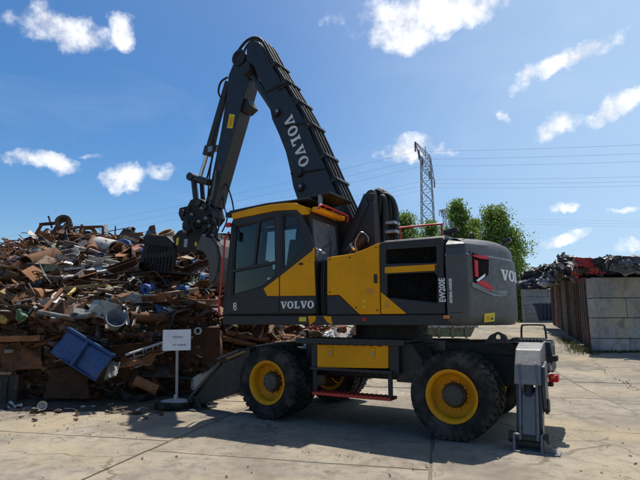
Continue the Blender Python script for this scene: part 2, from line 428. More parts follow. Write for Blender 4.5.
    def mesh(s, name, mats, smooth=0):
        me = bpy.data.meshes.new(name); me.from_pydata([tuple(p) for p in s.v], [], s.f)
        for m in (mats if isinstance(mats, (list, tuple)) else [mats]): me.materials.append(m)
        me.polygons.foreach_set('material_index', s.m)
        bm = bmesh.new(); bm.from_mesh(me); bmesh.ops.recalc_face_normals(bm, faces=bm.faces); bm.to_mesh(me); bm.free()
        if smooth:
            me.polygons.foreach_set('use_smooth', [True] * len(me.polygons)); me.set_sharp_from_angle(angle=R(smooth))
        me.update(); return me
    def build(s, name, mats, parent=None, bevel=0.0, smooth=0, seg=2, loc=None, rot=None):
        o = bpy.data.objects.new(name, s.mesh(name, mats, smooth)); col.objects.link(o)
        if parent is not None: o.parent = parent
        if loc is not None: o.location = loc
        if rot is not None: o.rotation_euler = rot
        if bevel:
            b = o.modifiers.new('bevel', 'BEVEL'); b.width = bevel; b.segments = seg; b.limit_method = 'ANGLE'; b.angle_limit = R(35)
            b.harden_normals = False
        return o
def spline(pts, k):
    out = []
    for i in range(len(pts) - 1):
        p0 = pts[max(i - 1, 0)]; p1 = pts[i]; p2 = pts[i + 1]; p3 = pts[min(i + 2, len(pts) - 1)]
        for j in range(k):
            t = j / k
            out.append(0.5 * ((2 * p1) + (p2 - p0) * t + (2 * p0 - 5 * p1 + 4 * p2 - p3) * t * t + (3 * p1 - p0 - 3 * p2 + p3) * t ** 3))
    out.append(pts[-1]); return out
def empty(name, loc=(0, 0, 0), rz=0.0, parent=None):
    o = bpy.data.objects.new(name, None); col.objects.link(o); o.location = loc; o.rotation_euler = (0, 0, rz)
    o.empty_display_size = .2
    if parent is not None: o.parent = parent
    return o
def tag(o, label=None, cat=None, group=None, kind=None):
    if label: o['label'] = label
    if cat: o['category'] = cat
    if group: o['group'] = group
    if kind: o['kind'] = kind
    return o
def slab_letter(ch):
    # bold slab serif letters in a unit box, list of (outer, holes)
    def ell(cx, cy, rx, ry, n=22): return [(cx + rx * math.cos(2 * math.pi * i / n), cy + ry * math.sin(2 * math.pi * i / n)) for i in range(n)]
    if ch == 'O': return [(ell(.5, .5, .56, .53), [ell(.5, .5, .25, .39)])]
    if ch == 'V': return [([(-.08, 1), (-.08, .88), (.02, .88), (.37, 0), (.60, 0), (.97, .88), (1.08, .88), (1.08, 1), (.66, 1), (.66, .88), (.77, .88), (.56, .33), (.35, .88), (.47, .88), (.47, 1)], [])]
    if ch == 'L': return [([(0, 0), (.93, 0), (.93, .36), (.80, .36), (.76, .13), (.44, .13), (.44, .88), (.58, .88), (.58, 1), (0, 1), (0, .88), (.13, .88), (.13, .13), (0, .13)], [])]
def word_volvo(mb, fmap, w=.92, gap=.20):
    # fmap(s, t, k): s along the word in letter heights, t height 0..1, k 0 back / 1 front
    x = 0
    for ch in 'VOLVO':
        for outer, holes in slab_letter(ch):
            loops = [[(x + a * w, b) for a, b in outer]] + [[(x + a * w, b) for a, b in h] for h in holes]
            mb.poly(loops, lambda a, b: fmap(a, b, 0), lambda a, b: fmap(a, b, 1))
        x += w + gap
    return x - gap
def text_mesh(body, size, depth, xscale=1.0, bold=0.0):
    cu = bpy.data.curves.new('text', 'FONT'); cu.body = body; cu.size = size; cu.extrude = depth; cu.offset = bold
    cu.align_x = 'CENTER'; cu.align_y = 'CENTER'; cu.resolution_u = 3
    o = bpy.data.objects.new('text', cu); col.objects.link(o)
    dg = bpy.context.evaluated_depsgraph_get(); me = bpy.data.meshes.new_from_object(o.evaluated_get(dg))
    bpy.data.objects.remove(o); bpy.data.curves.remove(cu)
    for v in me.vertices: v.co.x *= xscale
    return me

# ------------------------------------------------------------------ ground
def make_ground():
    mb = MB()
    ys = [-60, 0, 8] + [11 + i for i in range(0, 24)] + [40, 60, 120, 300, 900, 2000]
    xs = [-1500, -300, -60, -20, 0, 20, 60, 300, 1500]
    vs = [(x, y, ground_z(y) - .012) for y in ys for x in xs]; nx = len(xs)
    fs = [(j * nx + i, j * nx + i + 1, (j + 1) * nx + i + 1, (j + 1) * nx + i) for j in range(len(ys) - 1) for i in range(nx - 1)]
    g = mb.add(vs, fs).build('ground', M_soil)
    tag(g, kind='structure')
    rr = random.Random(11)
    a = Vector((.235, .972)); b = Vector((.972, -.235))
    offs = {-1: 5.7, 0: 5.25, 1: 7.5}
    for k in range(-4, 7):
        b0 = -3.23 + 3.055 * (k)
        o = offs.get(k, 5.0 + 3.0 * rr.random())
        for j in range(-2, 10):
            a0 = o + 3.0 * j - 3.0
            cx = b * (b0 + 1.53) + a * (a0 + 1.5)
            if cx.y < 1.6 or cx.y > 33 or abs(cx.x) > 2.2 + cx.y * .78: continue
            if cx.y > 12.5 and cx.x < -1: continue
            n = 24; m = MB(); vs = []; g1 = rr.uniform(.006, .016); tilt = (rr.uniform(-.003, .003), rr.uniform(-.003, .003)); dz = rr.uniform(-.004, .004)
            rows = []
            for iy in range(n + 1):
                for ix in range(n + 1):
                    u = ix / n; w = iy / n
                    uu = g1 + u * (3.055 - 2 * g1); ww = g1 + w * (3.0 - 2 * g1)
                    edge = ix in (0, n) or iy in (0, n)
                    if edge:
                        q = Vector((k * 7.1 + ix * .11, j * 3.3 + iy * .11, 1.7 * (ix == 0) + 2.9 * (iy == 0)))
                        e_ = .012 * mnoise.noise(q * 7) + .040 * mnoise.noise(q * .8) + .06 * max(0, mnoise.noise(q * 2.6) - .2)
                        if ix == 0: uu += abs(e_)
                        if ix == n: uu -= abs(e_)
                        if iy == 0: ww += abs(e_)
                        if iy == n: ww -= abs(e_)
                    p = b * (b0 + uu) + a * (a0 + ww)
                    z = ground_z(p.y) + dz + tilt[0] * (u - .5) * 3 + tilt[1] * (w - .5) * 3 - (.006 if edge else 0)
                    vs.append((p.x, p.y, z))
            fs = [(iy * (n + 1) + ix, iy * (n + 1) + ix + 1, (iy + 1) * (n + 1) + ix + 1, (iy + 1) * (n + 1) + ix) for iy in range(n) for ix in range(n)]
            ring = [ix for ix in range(n + 1)] + [iy * (n + 1) + n for iy in range(1, n + 1)] + [n * (n + 1) + ix for ix in range(n - 1, -1, -1)] + [iy * (n + 1) for iy in range(n - 1, 0, -1)]
            base = len(vs)
            for q in ring: vs.append((vs[q][0], vs[q][1], vs[q][2] - .05))
            L_ = len(ring)
            fs += [(ring[i], base + i, base + (i + 1) % L_, ring[(i + 1) % L_]) for i in range(L_)]
            m.add(vs, fs).build('slab', M_conc, g)
    return g
ground = make_ground()

# loose grit and crumbs on the slabs and in the joints
def grit():
    rr = random.Random(3); mb = MB()
    for k in range(1500):
        x = rr.uniform(-6, 8); y = rr.uniform(4.3, 11)
        s = abs(rr.gauss(0, .004)) + .002
        r_ = Euler((rr.random() * 6, rr.random() * 6, rr.random() * 6)).to_matrix()
        vs = [r_ @ Vector(p) * s for p in ((1, 0, 0), (-1, 0.2, 0), (0, 1, .2), (0, -1, 0), (0, 0, .8), (0, .1, -.8))]
        mb.add([v + Vector((x, y, ground_z(y) + s * .4)) for v in vs], [(0, 2, 4), (2, 1, 4), (1, 3, 4), (3, 0, 4), (2, 0, 5), (1, 2, 5), (3, 1, 5), (0, 3, 5)])
    o = mb.build('grit', M_soil); tag(o, 'loose grit and crumbs scattered over the concrete slabs', 'gravel', kind='stuff')
grit()

def leaf_mat(name, c1, c2):
    def fn(nt, b, out):
        oi = nt.nodes.new('ShaderNodeNewGeometry')
        n = noise(nt, oi.outputs['Position'], 1.3, 3)
        c = mixc(nt, ramp(nt, n, .3, .7), c1, c2)
        nt.links.new(c, b.inputs['Base Color']); b.inputs['Roughness'].default_value = .6
        b.inputs['Specular IOR Level'].default_value = .3
        tl = nt.nodes.new('ShaderNodeBsdfTranslucent'); nt.links.new(c, tl.inputs[0])
        mx = nt.nodes.new('ShaderNodeMixShader'); mx.inputs[0].default_value = .42
        nt.links.new(b.outputs[0], mx.inputs[1]); nt.links.new(tl.outputs[0], mx.inputs[2]); nt.links.new(mx.outputs[0], out.inputs[0])
    return node_mat(name, fn)
M_leaf = leaf_mat('tree_leaves', (.12, .20, .036), (.21, .30, .07))
M_grass = leaf_mat('grass_blades', (.045, .065, .016), (.10, .10, .04))
M_bark = rusty('tree_bark', (.09, .075, .06), (.14, .12, .10), (.05, .04, .03))

def tuft():
    rr = random.Random(8); mb = MB()
    def blade(x, y, h):
        a = rr.random() * 6.28; w = .012; z = ground_z(y) - .02; lx, ly = rr.gauss(0, h * .35), rr.gauss(0, h * .35)
        dx, dy = math.cos(a) * w, math.sin(a) * w
        mb.add([(x - dx, y - dy, z), (x + dx, y + dy, z), (x + lx * .5 + dx * .7, y + ly * .5 + dy * .7, z + h * .65), (x + lx * .5 - dx * .7, y + ly * .5 - dy * .7, z + h * .65), (x + lx, y + ly, z + h)], [(0, 1, 2, 3), (3, 2, 4)])
    c = Vector((9.363, 17.870, 0.351)); e = Vector((10.383, 22.030, 0.694))
    for k in range(700):
        t = rr.random() ** 1.5; p = c.lerp(e, t); blade(p.x - abs(rr.gauss(0, .35)) * (1 - t * .6), p.y - .35 + rr.gauss(0, .3), rr.uniform(.05, .24))
    for k in range(900):
        blade(c.x + rr.uniform(0, 4), c.y - .12 + rr.gauss(0, .06), rr.uniform(.04, .14))
    # weeds along a joint of the yard
    p0 = Vector((10.642, 22.030, 0.694)); p1 = Vector((6.488, 10.500, -0.001))
    for k in range(260):
        q = p0.lerp(p1, rr.random() ** .6); blade(q.x + rr.gauss(0, .07), q.y + rr.gauss(0, .1), rr.uniform(.02, .06))
    tag(mb.build('grass', M_grass), 'short green weeds at the foot of the block wall and in the joints', 'grass', kind='stuff')
tuft()

# ------------------------------------------------------------------ storage bay on the right
BX, BY, BZ = (9.503, 17.870, 0.351)
BX += .27
def block_mesh(w, d, h, seed):
    mb = MB(); mb.box((0, 0, 0), (w, d, h)); return mb
def make_block_wall(name, label, x0, y0, z0, rows, ncol, bw=1.72, bd=.62, pal=(), ang=0.0):
    w = empty(name, (x0, y0, z0), ang); tag(w, label, 'wall')
    rr = random.Random(int(x0 * 10)); z = 0
    for r, h in enumerate(rows):
        x = 0
        first = bw if r % 2 == (len(rows) - 1) % 2 else bw * .62
        for c in range(ncol):
            L_ = first if c == 0 else bw
            o = MB().box((0, 0, 0), (L_ - .018, bd, h - .018)).build('block', M_block2 if (r, c) in pal else M_block, w, bevel=.02)
            o.location = (x + L_ / 2, bd / 2 + rr.uniform(-.012, .012), z + h / 2); o.rotation_euler = (0, 0, rr.gauss(0, .004))
            x += L_
        z += h
    return w
make_block_wall('concrete_block_wall', 'near grey concrete block wall with one paler block, at the right edge', BX, BY, BZ, [.46, .72, .70, .74], 3, pal={(1, 1)}, ang=-.04)
P0 = Vector((BX + .06, BY + .56, 0)); P1 = Vector((13.55, 29.2, 0))
def make_bulkhead():
    root = empty('sheet_steel_bulkhead', (P0.x, P0.y, ground_z(P0.y)), math.atan2(P1.y - P0.y, P1.x - P0.x))
    tag(root, 'dark rusty sheet steel bulkhead receding from the concrete block wall', 'wall')
    L_ = (P1 - P0).length; n = 9; rr = random.Random(4)
    mats = [S_dark, RUST[0], S_dark, RUST[0], S_olive, RUST[0], S_dark, S_pink, RUST[0]]
    for i in range(n):
        w = L_ / n; mb = MB(); pts = []
        k = rr.choice((3, 4, 5)); dp = rr.uniform(.05, .12)
        for j in range(k):
            a = j * w / k
            pts += [(a, 0), (a + w / k * .4, 0), (a + w / k * .5, dp), (a + w / k * .9, dp)]
        pts.append((w - .01, 0))
        outer = pts + [(p[0], p[1] + .03) for p in reversed(pts)]
        mb.xy(outer, 0, 2.55 + rr.uniform(-.06, .06))
        mb.box((w / 2, -.02, 2.5), (w - .02, .06, .1)); mb.box((w / 2, -.02, .1), (w - .02, .06, .14))
        o = mb.build('panel', mats[i], root); o.rotation_euler = (rr.gauss(0, .012), rr.gauss(0, .008), rr.gauss(0, .012)); o.location = (i * w, rr.uniform(-.05, .05), ground_z(P0.y + (P1.y - P0.y) * (i + .5) / n) - ground_z(P0.y))
        if i in (0, 2):
            MB().box((i * w + .7, -.03, 2.0 + o.location.z), (.42, .02, .62)).build('notice_plate', S_white, root)
make_bulkhead()
FX, FY, FZ = (14.637, 36.000, 1.350)
make_block_wall('concrete_block_wall', 'distant pale concrete block wall beyond the bulkhead', FX, FY, ground_z(FY), [.62, .62, .6, .55], 4, ang=.0)
def skip(name, label, cat, loc, rz, L_, W_, H_, mat):
    root = empty(name, loc, rz); tag(root, label, cat)
    MB().xz([(0, .15), (L_, .15), (L_ + .25, H_), (-.25, H_)], -W_ / 2, W_ / 2).build('hull', mat, root, bevel=.03)
    for i in range(5):
        MB().box((.2 + (L_ - .4) * i / 4, -W_ / 2 - .04, H_ * .55), (.1, .08, H_ * .75)).build('rib', mat, root)
    MB().span((-.3, -W_ / 2 - .06, H_ - .1), (L_ + .3, W_ / 2 + .06, H_ + .003)).build('rim', S_pale if mat is S_green else mat, root)
    return root
sx, sy, sz = (14.546, 33.500, 1.355)
skip('scrap_skip', 'dark blue steel skip in front of the distant block wall', 'skip', (sx, sy, ground_z(sy)), -.5, 1.3, 1.6, 1.25, paint('skip_navy', (.012, .022, .06), .6, .3))
sx, sy, sz = (3.516, 21.330, 0.635)
skip('scrap_skip', 'green skip with a pale rim seen under the counterweight', 'skip', (sx, sy, sz), .0, 2.6, 1.4, .62, S_green)

# crushed cars piled above the bay walls
C_black = paint('car_black', (.014, .014, .017), .45, .35, (.10, .09, .085)); C_grey = paint('car_grey', (.085, .088, .095), .45, .35, (.12, .10, .09))
C_silver = paint('car_silver', (.26, .29, .33), .4, .3, (.14, .12, .11)); C_red = paint('car_red', (.34, .016, .03), .45, .3, (.08, .05, .05)); C_olive = paint('car_olive', (.05, .055, .045), .5, .3)
def crushed_car(label, loc, rz, mat, seed, L_=3.4, W_=1.6, H_=.55, tilt=0.0):
    rr = random.Random(seed); root = empty('crushed_car', loc, rz); root.rotation_euler = (tilt, rr.gauss(0, .05), rz)
    tag(root, label, 'crushed car', 'crushed cars piled above the bay walls')
    bm = bmesh.new(); bmesh.ops.create_cube(bm, size=1)
    bmesh.ops.subdivide_edges(bm, edges=bm.edges, cuts=17, use_grid_fill=True)
    so = Vector((seed * 3.7, seed * 1.3, seed * .9))
    for v in bm.verts:
        x, y, z = v.co
        q = Vector((x * L_, y * W_, z * H_ * 2))
        n1 = mnoise.noise_vector(q * 1.3 + so); n2 = mnoise.noise_vector(q * 3.4 + so); n3 = mnoise.noise_vector(q * 8.5 + so)
        k = 1 - .25 * (abs(x) * 2) ** 4
        p = Vector((x * L_, y * W_, z * H_ * k)) + n1 * .22 + n2 * .14 + n3 * .06
        v.co = p + Vector((0, 0, H_ / 2))
    me = bpy.data.meshes.new('body'); bm.to_mesh(me); bm.free(); me.materials.append(mat); me.materials.append(C_black)
    for p in me.polygons:
        q = p.center; p.material_index = 1 if mnoise.noise(q * 2.1 + so) + .35 * mnoise.noise(q * 7 + so) > (-.16 if mat is C_red else .0) else 0
    o = bpy.data.objects.new('body', me); col.objects.link(o); o.parent = root
    for k in range(22):                      # torn panels and trim hanging out
        mb = MB(); m2 = rr.choice([mat, C_black, C_grey, C_black, C_silver])
        n = 4; a = rr.uniform(.2, .6); w = rr.uniform(.1, .35); pts0 = []; pts1 = []
        for i in range(n + 1):
            x = a * i / n; z = rr.gauss(0, .06)
            pts0.append((x, -w / 2 + rr.gauss(0, .05), z)); pts1.append((x, w / 2 + rr.gauss(0, .05), z + rr.gauss(0, .05)))
        vs = pts0 + pts1; mb.add(vs, [(i, i + 1, n + 2 + i, n + 1 + i) for i in range(n)])
        p = mb.build('torn_panel', m2, root)
        s = p.modifiers.new('s', 'SOLIDIFY'); s.thickness = .015
        p.location = (rr.uniform(-.5, .35) * L_, rr.choice((-.5, .5)) * W_ * rr.uniform(.6, 1.05), rr.uniform(.25, 1.05) * H_); p.rotation_euler = (rr.gauss(0, .7), rr.gauss(0, .5), rr.random() * 6.28)
    return root
def bay():
    mb = MB(); rr = random.Random(6)
    d = (P1 - P0).normalized(); nrm = Vector((d.y, -d.x, 0))
    a = P0 + d * .3 + nrm * .25; b = P1 + nrm * .25
    # the fill of the bay below the visible cars
    pts = [(a.x, a.y), (a.x + 9, a.y), (b.x + 9, b.y), (b.x, b.y)]
    mb.xy(pts, 0.1, 2.72)
    o = mb.build('scrap_fill', S_dark); tag(o, 'dark mass of scrap filling the bay behind the walls', 'scrap', kind='stuff')
    ang = math.atan2(d.y, d.x)
    spec = [('crumpled bright red car beside the grey folded hulk on the bay', 595, 277, 19.0, C_red, .44, .15),
            ('dark grey folded car standing tallest over the block wall', 622, 276, 18.6, C_grey, .50, .05),
            ('flattened blue grey car at the right edge above the block wall', 645, 275, 18.4, C_silver, .4, -.05),
            ('charcoal crushed car lowest on the bay, under the red one', 604, 279, 20.6, C_black, .34, .1),
            ('low black crushed car just left of the red one', 572, 279, 22.6, C_black, .62, .1),
            ('black crushed car at the far left of the bulkhead stack', 563, 276, 25.0, C_black, .5, -.1),
            ('dull silver crushed car at the foot of the middle stack', 560, 284, 25.6, C_silver, .4, 0.0),
            ('dark olive crushed hulk topping the middle stack', 578, 268, 23.4, C_olive, .38, .2)]
    for i, (lab, u, v, Y, mat, H_, tl) in enumerate(spec):
        p = at(u, v, Y); crushed_car(lab, p, ang + .12 * math.sin(i * 2.3), mat, 20 + i, 3.0, 1.55, H_, tl)
    spec = [('crushed navy car at the left end above the distant wall', 536, 288, 36.6, paint('skip_navy', (.012, .022, .06), .6, .3), .6), ('flat black crushed car stacked above the navy one', 539, 279, 37, C_black, .6),
            ('grey crushed car beside the distant stack of hulks', 551, 287, 36.8, C_grey, .65), ('torn black crushed car topping the distant stack', 549, 277, 37.2, C_black, .7)]
    for i, (lab, u, v, Y, mat, H_) in enumerate(spec):
        p = at(u, v, Y); crushed_car(lab, p, .1 * i, mat, 40 + i, 2.2, 1.6, H_)
def at(u, v, Y):
    # direction through the survey grid used to set out the yard, at distance Y
    p = R(9.202); a = (u - 320) / 500; b = (240 - v) / 500
    d = Vector((a, math.cos(p) - b * math.sin(p), math.sin(p) + b * math.cos(p)))
    return Vector((0, 0, 1.42)) + d * (Y / d.y)
bay()

# ------------------------------------------------------------------ trees
def tree(name, label, loc, H_, W_, seed, nleaf=9000, cone=.35):
    rr = random.Random(seed); root = empty(name, loc); tag(root, label, 'tree', 'trees beyond the yard')
    mb = MB(); tips = []
    mb.tube([(0, 0, -.3), (.05, 0, H_ * .3), (-.05, .05, H_ * .6), (.0, .0, H_ * .94)], [W_ * .045, .015], 8, smooth=4)
    nl = 75
    for i in range(nl):
        t = rr.uniform(.10, .98); z = H_ * t
        env = W_ * .5 * (min(1, (1 - t) / cone) ** .75) * (.75 + .25 * min(1, t / .2))
        a = rr.random() * 6.28; l = env * rr.uniform(.55, 1.08); rise = l * rr.uniform(.4, 1.1)
        st = Vector((0, 0, max(.5, z - rise))); en = Vector((math.cos(a) * l, math.sin(a) * l, min(z, H_)))
        md = st.lerp(en, .5) + Vector((0, 0, -.1 * l))
        mb.tube([st, md, en], [W_ * .014, .012], 5, smooth=2)
        for k in range(3): tips.append((st.lerp(en, rr.uniform(.40, .95)), rr.uniform(.26, .50) * W_ * .30 * (.7 + .45 * (1 - t))))
    for i in range(8): tips.append((Vector((rr.gauss(0, .06), rr.gauss(0, .06), H_ * rr.uniform(.88, 1.0))), W_ * .07))
    mb.build('trunk', M_bark, root, smooth=60)
    lb = MB(); vs = []; fs = []
    for k in range(nleaf):
        c, r_ = rr.choice(tips)
        dv = Vector([max(-1.7, min(1.7, rr.gauss(0, 1))) for _ in range(3)])
        p = c + dv * r_ * .6
        s = rr.uniform(.045, .16) * (H_ / 11)
        m = Euler((rr.random() * 6.28, rr.gauss(0, .8), rr.random() * 6.28)).to_matrix()
        o = len(vs)
        vs += [p + m @ Vector(q) * s for q in ((-1, -.1, 0), (0, -.62, .15), (1, 0, 0), (0, .62, .15))]
        fs.append((o, o + 1, o + 2, o + 3))
    lb.add(vs, fs).build('crown', M_leaf, root)
    return root
def gp(u, Y): p = at(u, 321, Y); return (p.x, p.y, ground_z(Y) - .05)
def th(v, Y): return 1.42 + (321 - v) / 500 * Y * 1.02 - 1.3
tree('broadleaf_tree', 'small green tree left of the pylon foot behind the hood', gp(406, 48), th(217, 48), 8.6, 1, 15000, .5)
tree('broadleaf_tree', 'leafy green tree right of the pylon foot, middle of the three', gp(461, 46), th(204, 46), 7.0, 2, 22000, .6)
tree('broadleaf_tree', 'tall wide green tree rising behind the counterweight', gp(502, 44), th(212, 44), 9.6, 3, 40000, .85)
tree('broadleaf_tree', 'rounded green tree filling the gap between the two taller trees', gp(479, 49), th(222, 49), 6.0, 6, 14000, .6)
tree('broadleaf_tree', 'low bushy tree half hidden by the distant block wall', gp(522, 52), th(258, 52), 5.0, 4, 9000, .6)
tree('broadleaf_tree', 'slender green tree between hood handrail and counterweight', gp(434, 56), th(224, 56), 7.0, 5, 13000, .5)

def hedge():
    rr = random.Random(31); vs = []; fs = []
    for k in range(30000):
        x = rr.uniform(-50, 75); y = 100 + rr.gauss(0, 1.5); hh = 2.2 + 1.2 * math.sin(x * .21) + .8 * math.sin(x * .67 + 2)
        p = Vector((x, y, 1.2 + rr.random() ** .8 * max(.8, hh)))
        m = Euler((rr.random() * 6.28, rr.gauss(0, .8), rr.random() * 6.28)).to_matrix(); o = len(vs)
        s = rr.uniform(.18, .34)
        vs += [p + m @ Vector(q) * s for q in ((-1, 0, 0), (0, -.6, .1), (1, 0, 0), (0, .6, .1))]; fs.append((o, o + 1, o + 2, o + 3))
    tag(MB().add(vs, fs).build('hedge', M_leaf), 'far green hedge along the end of the yard', 'hedge', kind='stuff')
hedge()

# ------------------------------------------------------------------ pylons and wires
M_galv = paint('galvanised_steel', (.30, .32, .35), .5, .1, (.25, .22, .2), metal=.1)
M_wire = paint('wire_grey', (.42, .47, .54), .7, 0)
M_insul = paint('insulator_brown', (.10, .07, .06), .4, 0)
def pylon(label, base, H_, arm, ang, wb, wt, tk, inset=0):
    root = empty('power_pylon', base, ang); tag(root, label, 'pylon', 'power pylons')
    mb = MB(); n = int(H_ / 1.9)
    def cor(t):
        w = wb + (wt - wb) * t; return [Vector((sx * w / 2, sy * w / 2, H_ * t)) for sx, sy in ((-1, -1), (1, -1), (1, 1), (-1, 1))]
    lv = [cor(i / n) for i in range(n + 1)]
    for k in range(4): mb.tube([lv[0][k], lv[n][k]], tk * 1.5, 4)
    for i in range(n):
        for k in range(4):
            a, b = k, (k + 1) % 4
            mb.tube([lv[i][a], lv[i + 1][b]], tk, 4); mb.tube([lv[i][b], lv[i + 1][a]], tk, 4)
            mb.tube([lv[i + 1][a], lv[i + 1][b]], tk * .8, 4)
    mb.build('lattice_mast', M_galv, root)
    ends = []
    for sgn in (-1, 1):
        cb = MB(); z0 = H_ - 1.4
        tip = Vector((sgn * arm, 0, z0 + .35))
        for sy in (-1, 1):
            lo = [Vector((sgn * wt / 2, sy * wt / 2, z0)).lerp(tip, i / 7) for i in range(8)]
            hi = [Vector((sgn * wt / 2, sy * wt / 2, z0 + 1.4)).lerp(tip, i / 7) for i in range(8)]
            cb.tube([lo[0], tip], tk, 4); cb.tube([hi[0], tip], tk, 4)
            for i in range(7): cb.tube([lo[i], hi[i + 1]], tk * .8, 4); cb.tube([hi[i], lo[i]], tk * .7, 4)
        cb.build('crossarm', M_galv, root)
        for f in (.33, .66, 1.0):
            x = sgn * (wt / 2 + (arm - wt / 2) * f); zt = z0 + .35 * f
            ib = MB(); ib.tube([(x, 0, zt), (x, 0, zt - 1.5)], .10 if arm > 5 else .06, 6)
            for q in range(5): ib.lathe([(.05, -.06), (.19, 0), (.05, .06)], (x, 0, zt - .35 - q * .24), 'z', 8)
            ib.build('insulator', M_insul, root); ends.append(Vector((x, 0, zt - 1.5)))
    MB().tube([(0, 0, H_), (0, 0, H_ + 1.8)], tk * 1.6, 4).build('peak', M_galv, root)
    m = Matrix.Translation(Vector(base)) @ Matrix.Rotation(ang, 4, 'Z')
    return [m @ e for e in ends]
PA = math.atan2(21, 7.7)
ends1 = pylon('tall lattice power pylon with long crossarm behind the handrail', (17.6, 80, 1.2), 27.2, 10.6, PA, 2.6, 1.5, .052)
ends2 = pylon('small distant lattice pylon between the trees', (34.3, 132, 1.2), 30.0, 4.6, PA - .35, 2.6, 1.6, .065)
def wire(a, b, sag, label):
    pts = []
    for i in range(25):
        t = i / 24; p = Vector(a).lerp(Vector(b), t); p.z -= 4 * sag * t * (1 - t); pts.append(p)
    o = MB().tube(pts, .015, 4).build('power_line', M_wire); tag(o, label, 'power line', 'power lines')
wd = Vector((math.cos(PA - math.pi / 2), math.sin(PA - math.pi / 2), 0))
names = ['outermost near', 'second near', 'innermost near', 'innermost far', 'second far', 'outermost far']
order = [2, 1, 0, 3, 4, 5]
for k, e in enumerate(ends1):
    nm = ['first', 'second', 'third', 'fourth', 'fifth', 'sixth'][k]
    wire(e, e + wd * 190 + Vector((0, 0, 2)), 5.5, f'thin power line right of the tall pylon, from its {nm} insulator')
    wire(e, e - wd * 240 + Vector((0, 0, -2)), 8, f'thin power line left of the tall pylon, from its {nm} insulator')
for k, e in enumerate(ends2[::2]):
    nm = ['first', 'second', 'third'][k]
    wire(e, e + wd * 260, 8, f'thin power line right of the small pylon, from its {nm} insulator')
    wire(e, e - wd * 300, 9, f'thin power line left of the small pylon, from its {nm} insulator')

# ================================================================== material handler
# local axes: x forward from the rear axle, y to the machine's left (towards the viewer), z up
MH = empty('material_handler', (2.2003, 7.3026, 0), R(180 - 30.2))
tag(MH, 'large yellow and charcoal wheeled material handler with raised boom beside the scrap heap', 'material handler')

# ---------------------------------------------------------------- undercarriage
def mpart(mb, name, mat, bevel=0.0, smooth=0, parent=None, seg=2): return mb.build(name, mat, parent or MH, bevel, smooth, seg)
chs = MB()
chs.span((-.62, -.42, .58), (3.28, .42, .98))
chs.span((.55, -.78, .70), (2.35, .78, 1.10))
chs.xz([(-.62, .60), (-1.02, .78), (-1.02, 1.10), (-.35, 1.16), (.3, 1.14), (.3, .95)], -.40, .40)
chs.xz([(3.25, .60), (3.62, .72), (3.62, 1.0), (3.1, 1.08)], -.40, .40)
mpart(chs, 'chassis', M_black, .02)
mpart(MB().lathe([(.62, 1.10), (.62, 1.20), (.56, 1.20), (.56, 1.37), (.2, 1.37)], (1.25, 0, 0), 'z', 40), 'slew_ring', M_black, 0, 40)
for ax in (0.0, 2.73):
    a = MB(); a.cyl((ax, -.95, .52), (ax, .95, .52), .10, n=16); a.box((ax, 0, .52), (.34, .46, .34))
    mpart(a, 'axle', M_black, .02, 40)

def tyre_mesh():
    mb = MB(); w = .27
    prof = [(.315, -.118), (.335, -.130), (.40, -.140), (.455, -.136), (.488, -.122), (.505, -.105), (.508, 0), (.505, .105), (.488, .122), (.455, .136), (.40, .140), (.335, .130), (.315, .118), (.29, .10), (.29, -.10)]
    mb.lathe(prof, (0, 0, 0), 'y', 64, closed=True)
    n = 36
    for i in range(n):
        for side in (-1, 1):
            a0 = 2 * math.pi * (i + (.5 if side > 0 else 0)) / n
            da = 2 * math.pi / n * .36; sk = .055
            vs = []
            for (yy, r0) in ((.010, .506), (.072, .506), (.126, .482)):
                for aa in (a0 - da + sk * yy / .126 * 1.6, a0 + da + sk * yy / .126 * 1.6):
                    for rr_ in (r0 - .01, .529 if yy < .12 else .514):
                        vs.append((math.sin(aa) * rr_, yy * side, math.cos(aa) * rr_))
            # order per station: (a-,lo),(a-,hi),(a+,lo),(a+,hi)
            fs = []
            for s in range(2):
                b = s * 4; c = b + 4
                fs += [(b + 1, b + 3, c + 3, c + 1), (b, b + 1, c + 1, c), (b + 3, b + 2, c + 2, c + 3)]
            fs += [(0, 2, 3, 1), (8, 9, 11, 10)]
            mb.add(vs, fs)
    # moulded ring and lettering ribs on the sidewall
    for sgn in (-1, 1):
        mb.lathe([(.372, sgn * .136), (.376, sgn * .144), (.384, sgn * .144), (.388, sgn * .138)], (0, 0, 0), 'y', 64)
        for i in range(26):
            a = 2 * math.pi * i / 26
            if (i % 13) > 8: continue
            m = Matrix.Rotation(a, 3, 'Y')
            p = m @ Vector((0, sgn * .1385, .425))
            mb.box(p, (.035, .008, .035), m)
    return mb.mesh('tyre', M_tyre, 35)
M_rim = paint('rim_yellow', (.74, .31, .002), .5, .38, (.20, .14, .07), spec=.2, scale=1.6)
def rim_mesh(deep):
    mb = MB()
    s = 1
    prof = [(.318, .128), (.318, .138), (.300, .140), (.286, .132), (.272, .118), (.264, .08), (.262, -.05), (.262, -.128), (.300, -.136), (.318, -.128)]
    mb.lathe(prof, (0, 0, 0), 'y', 48)
    if deep:  # dished disc well inside the barrel
        mb.lathe([(.262, .0), (.235, -.03), (.20, -.045), (.10, -.045)], (0, 0, 0), 'y', 48)
        for i in range(10):
            a = 2 * math.pi * i / 10; c = (math.sin(a) * .165, 0, math.cos(a) * .165)
            mb.cyl((c[0], -.046, c[2]), (c[0], -.012, c[2]), .016, n=6)
    return mb.mesh('rim', M_rim, 40)
def hub_mesh():
    mb = MB(); mb.lathe([(.15, -.20), (.15, .0), (.125, .045), (.118, .06), (.07, .068), (.001, .068)], (0, 0, 0), 'y', 32)
    for i in range(8):
        a = 2 * math.pi * i / 8; mb.cyl((math.sin(a) * .098, .06, math.cos(a) * .098), (math.sin(a) * .098, .075, math.cos(a) * .098), .012, n=6)
    return mb.mesh('wheel', M_hub, 40)
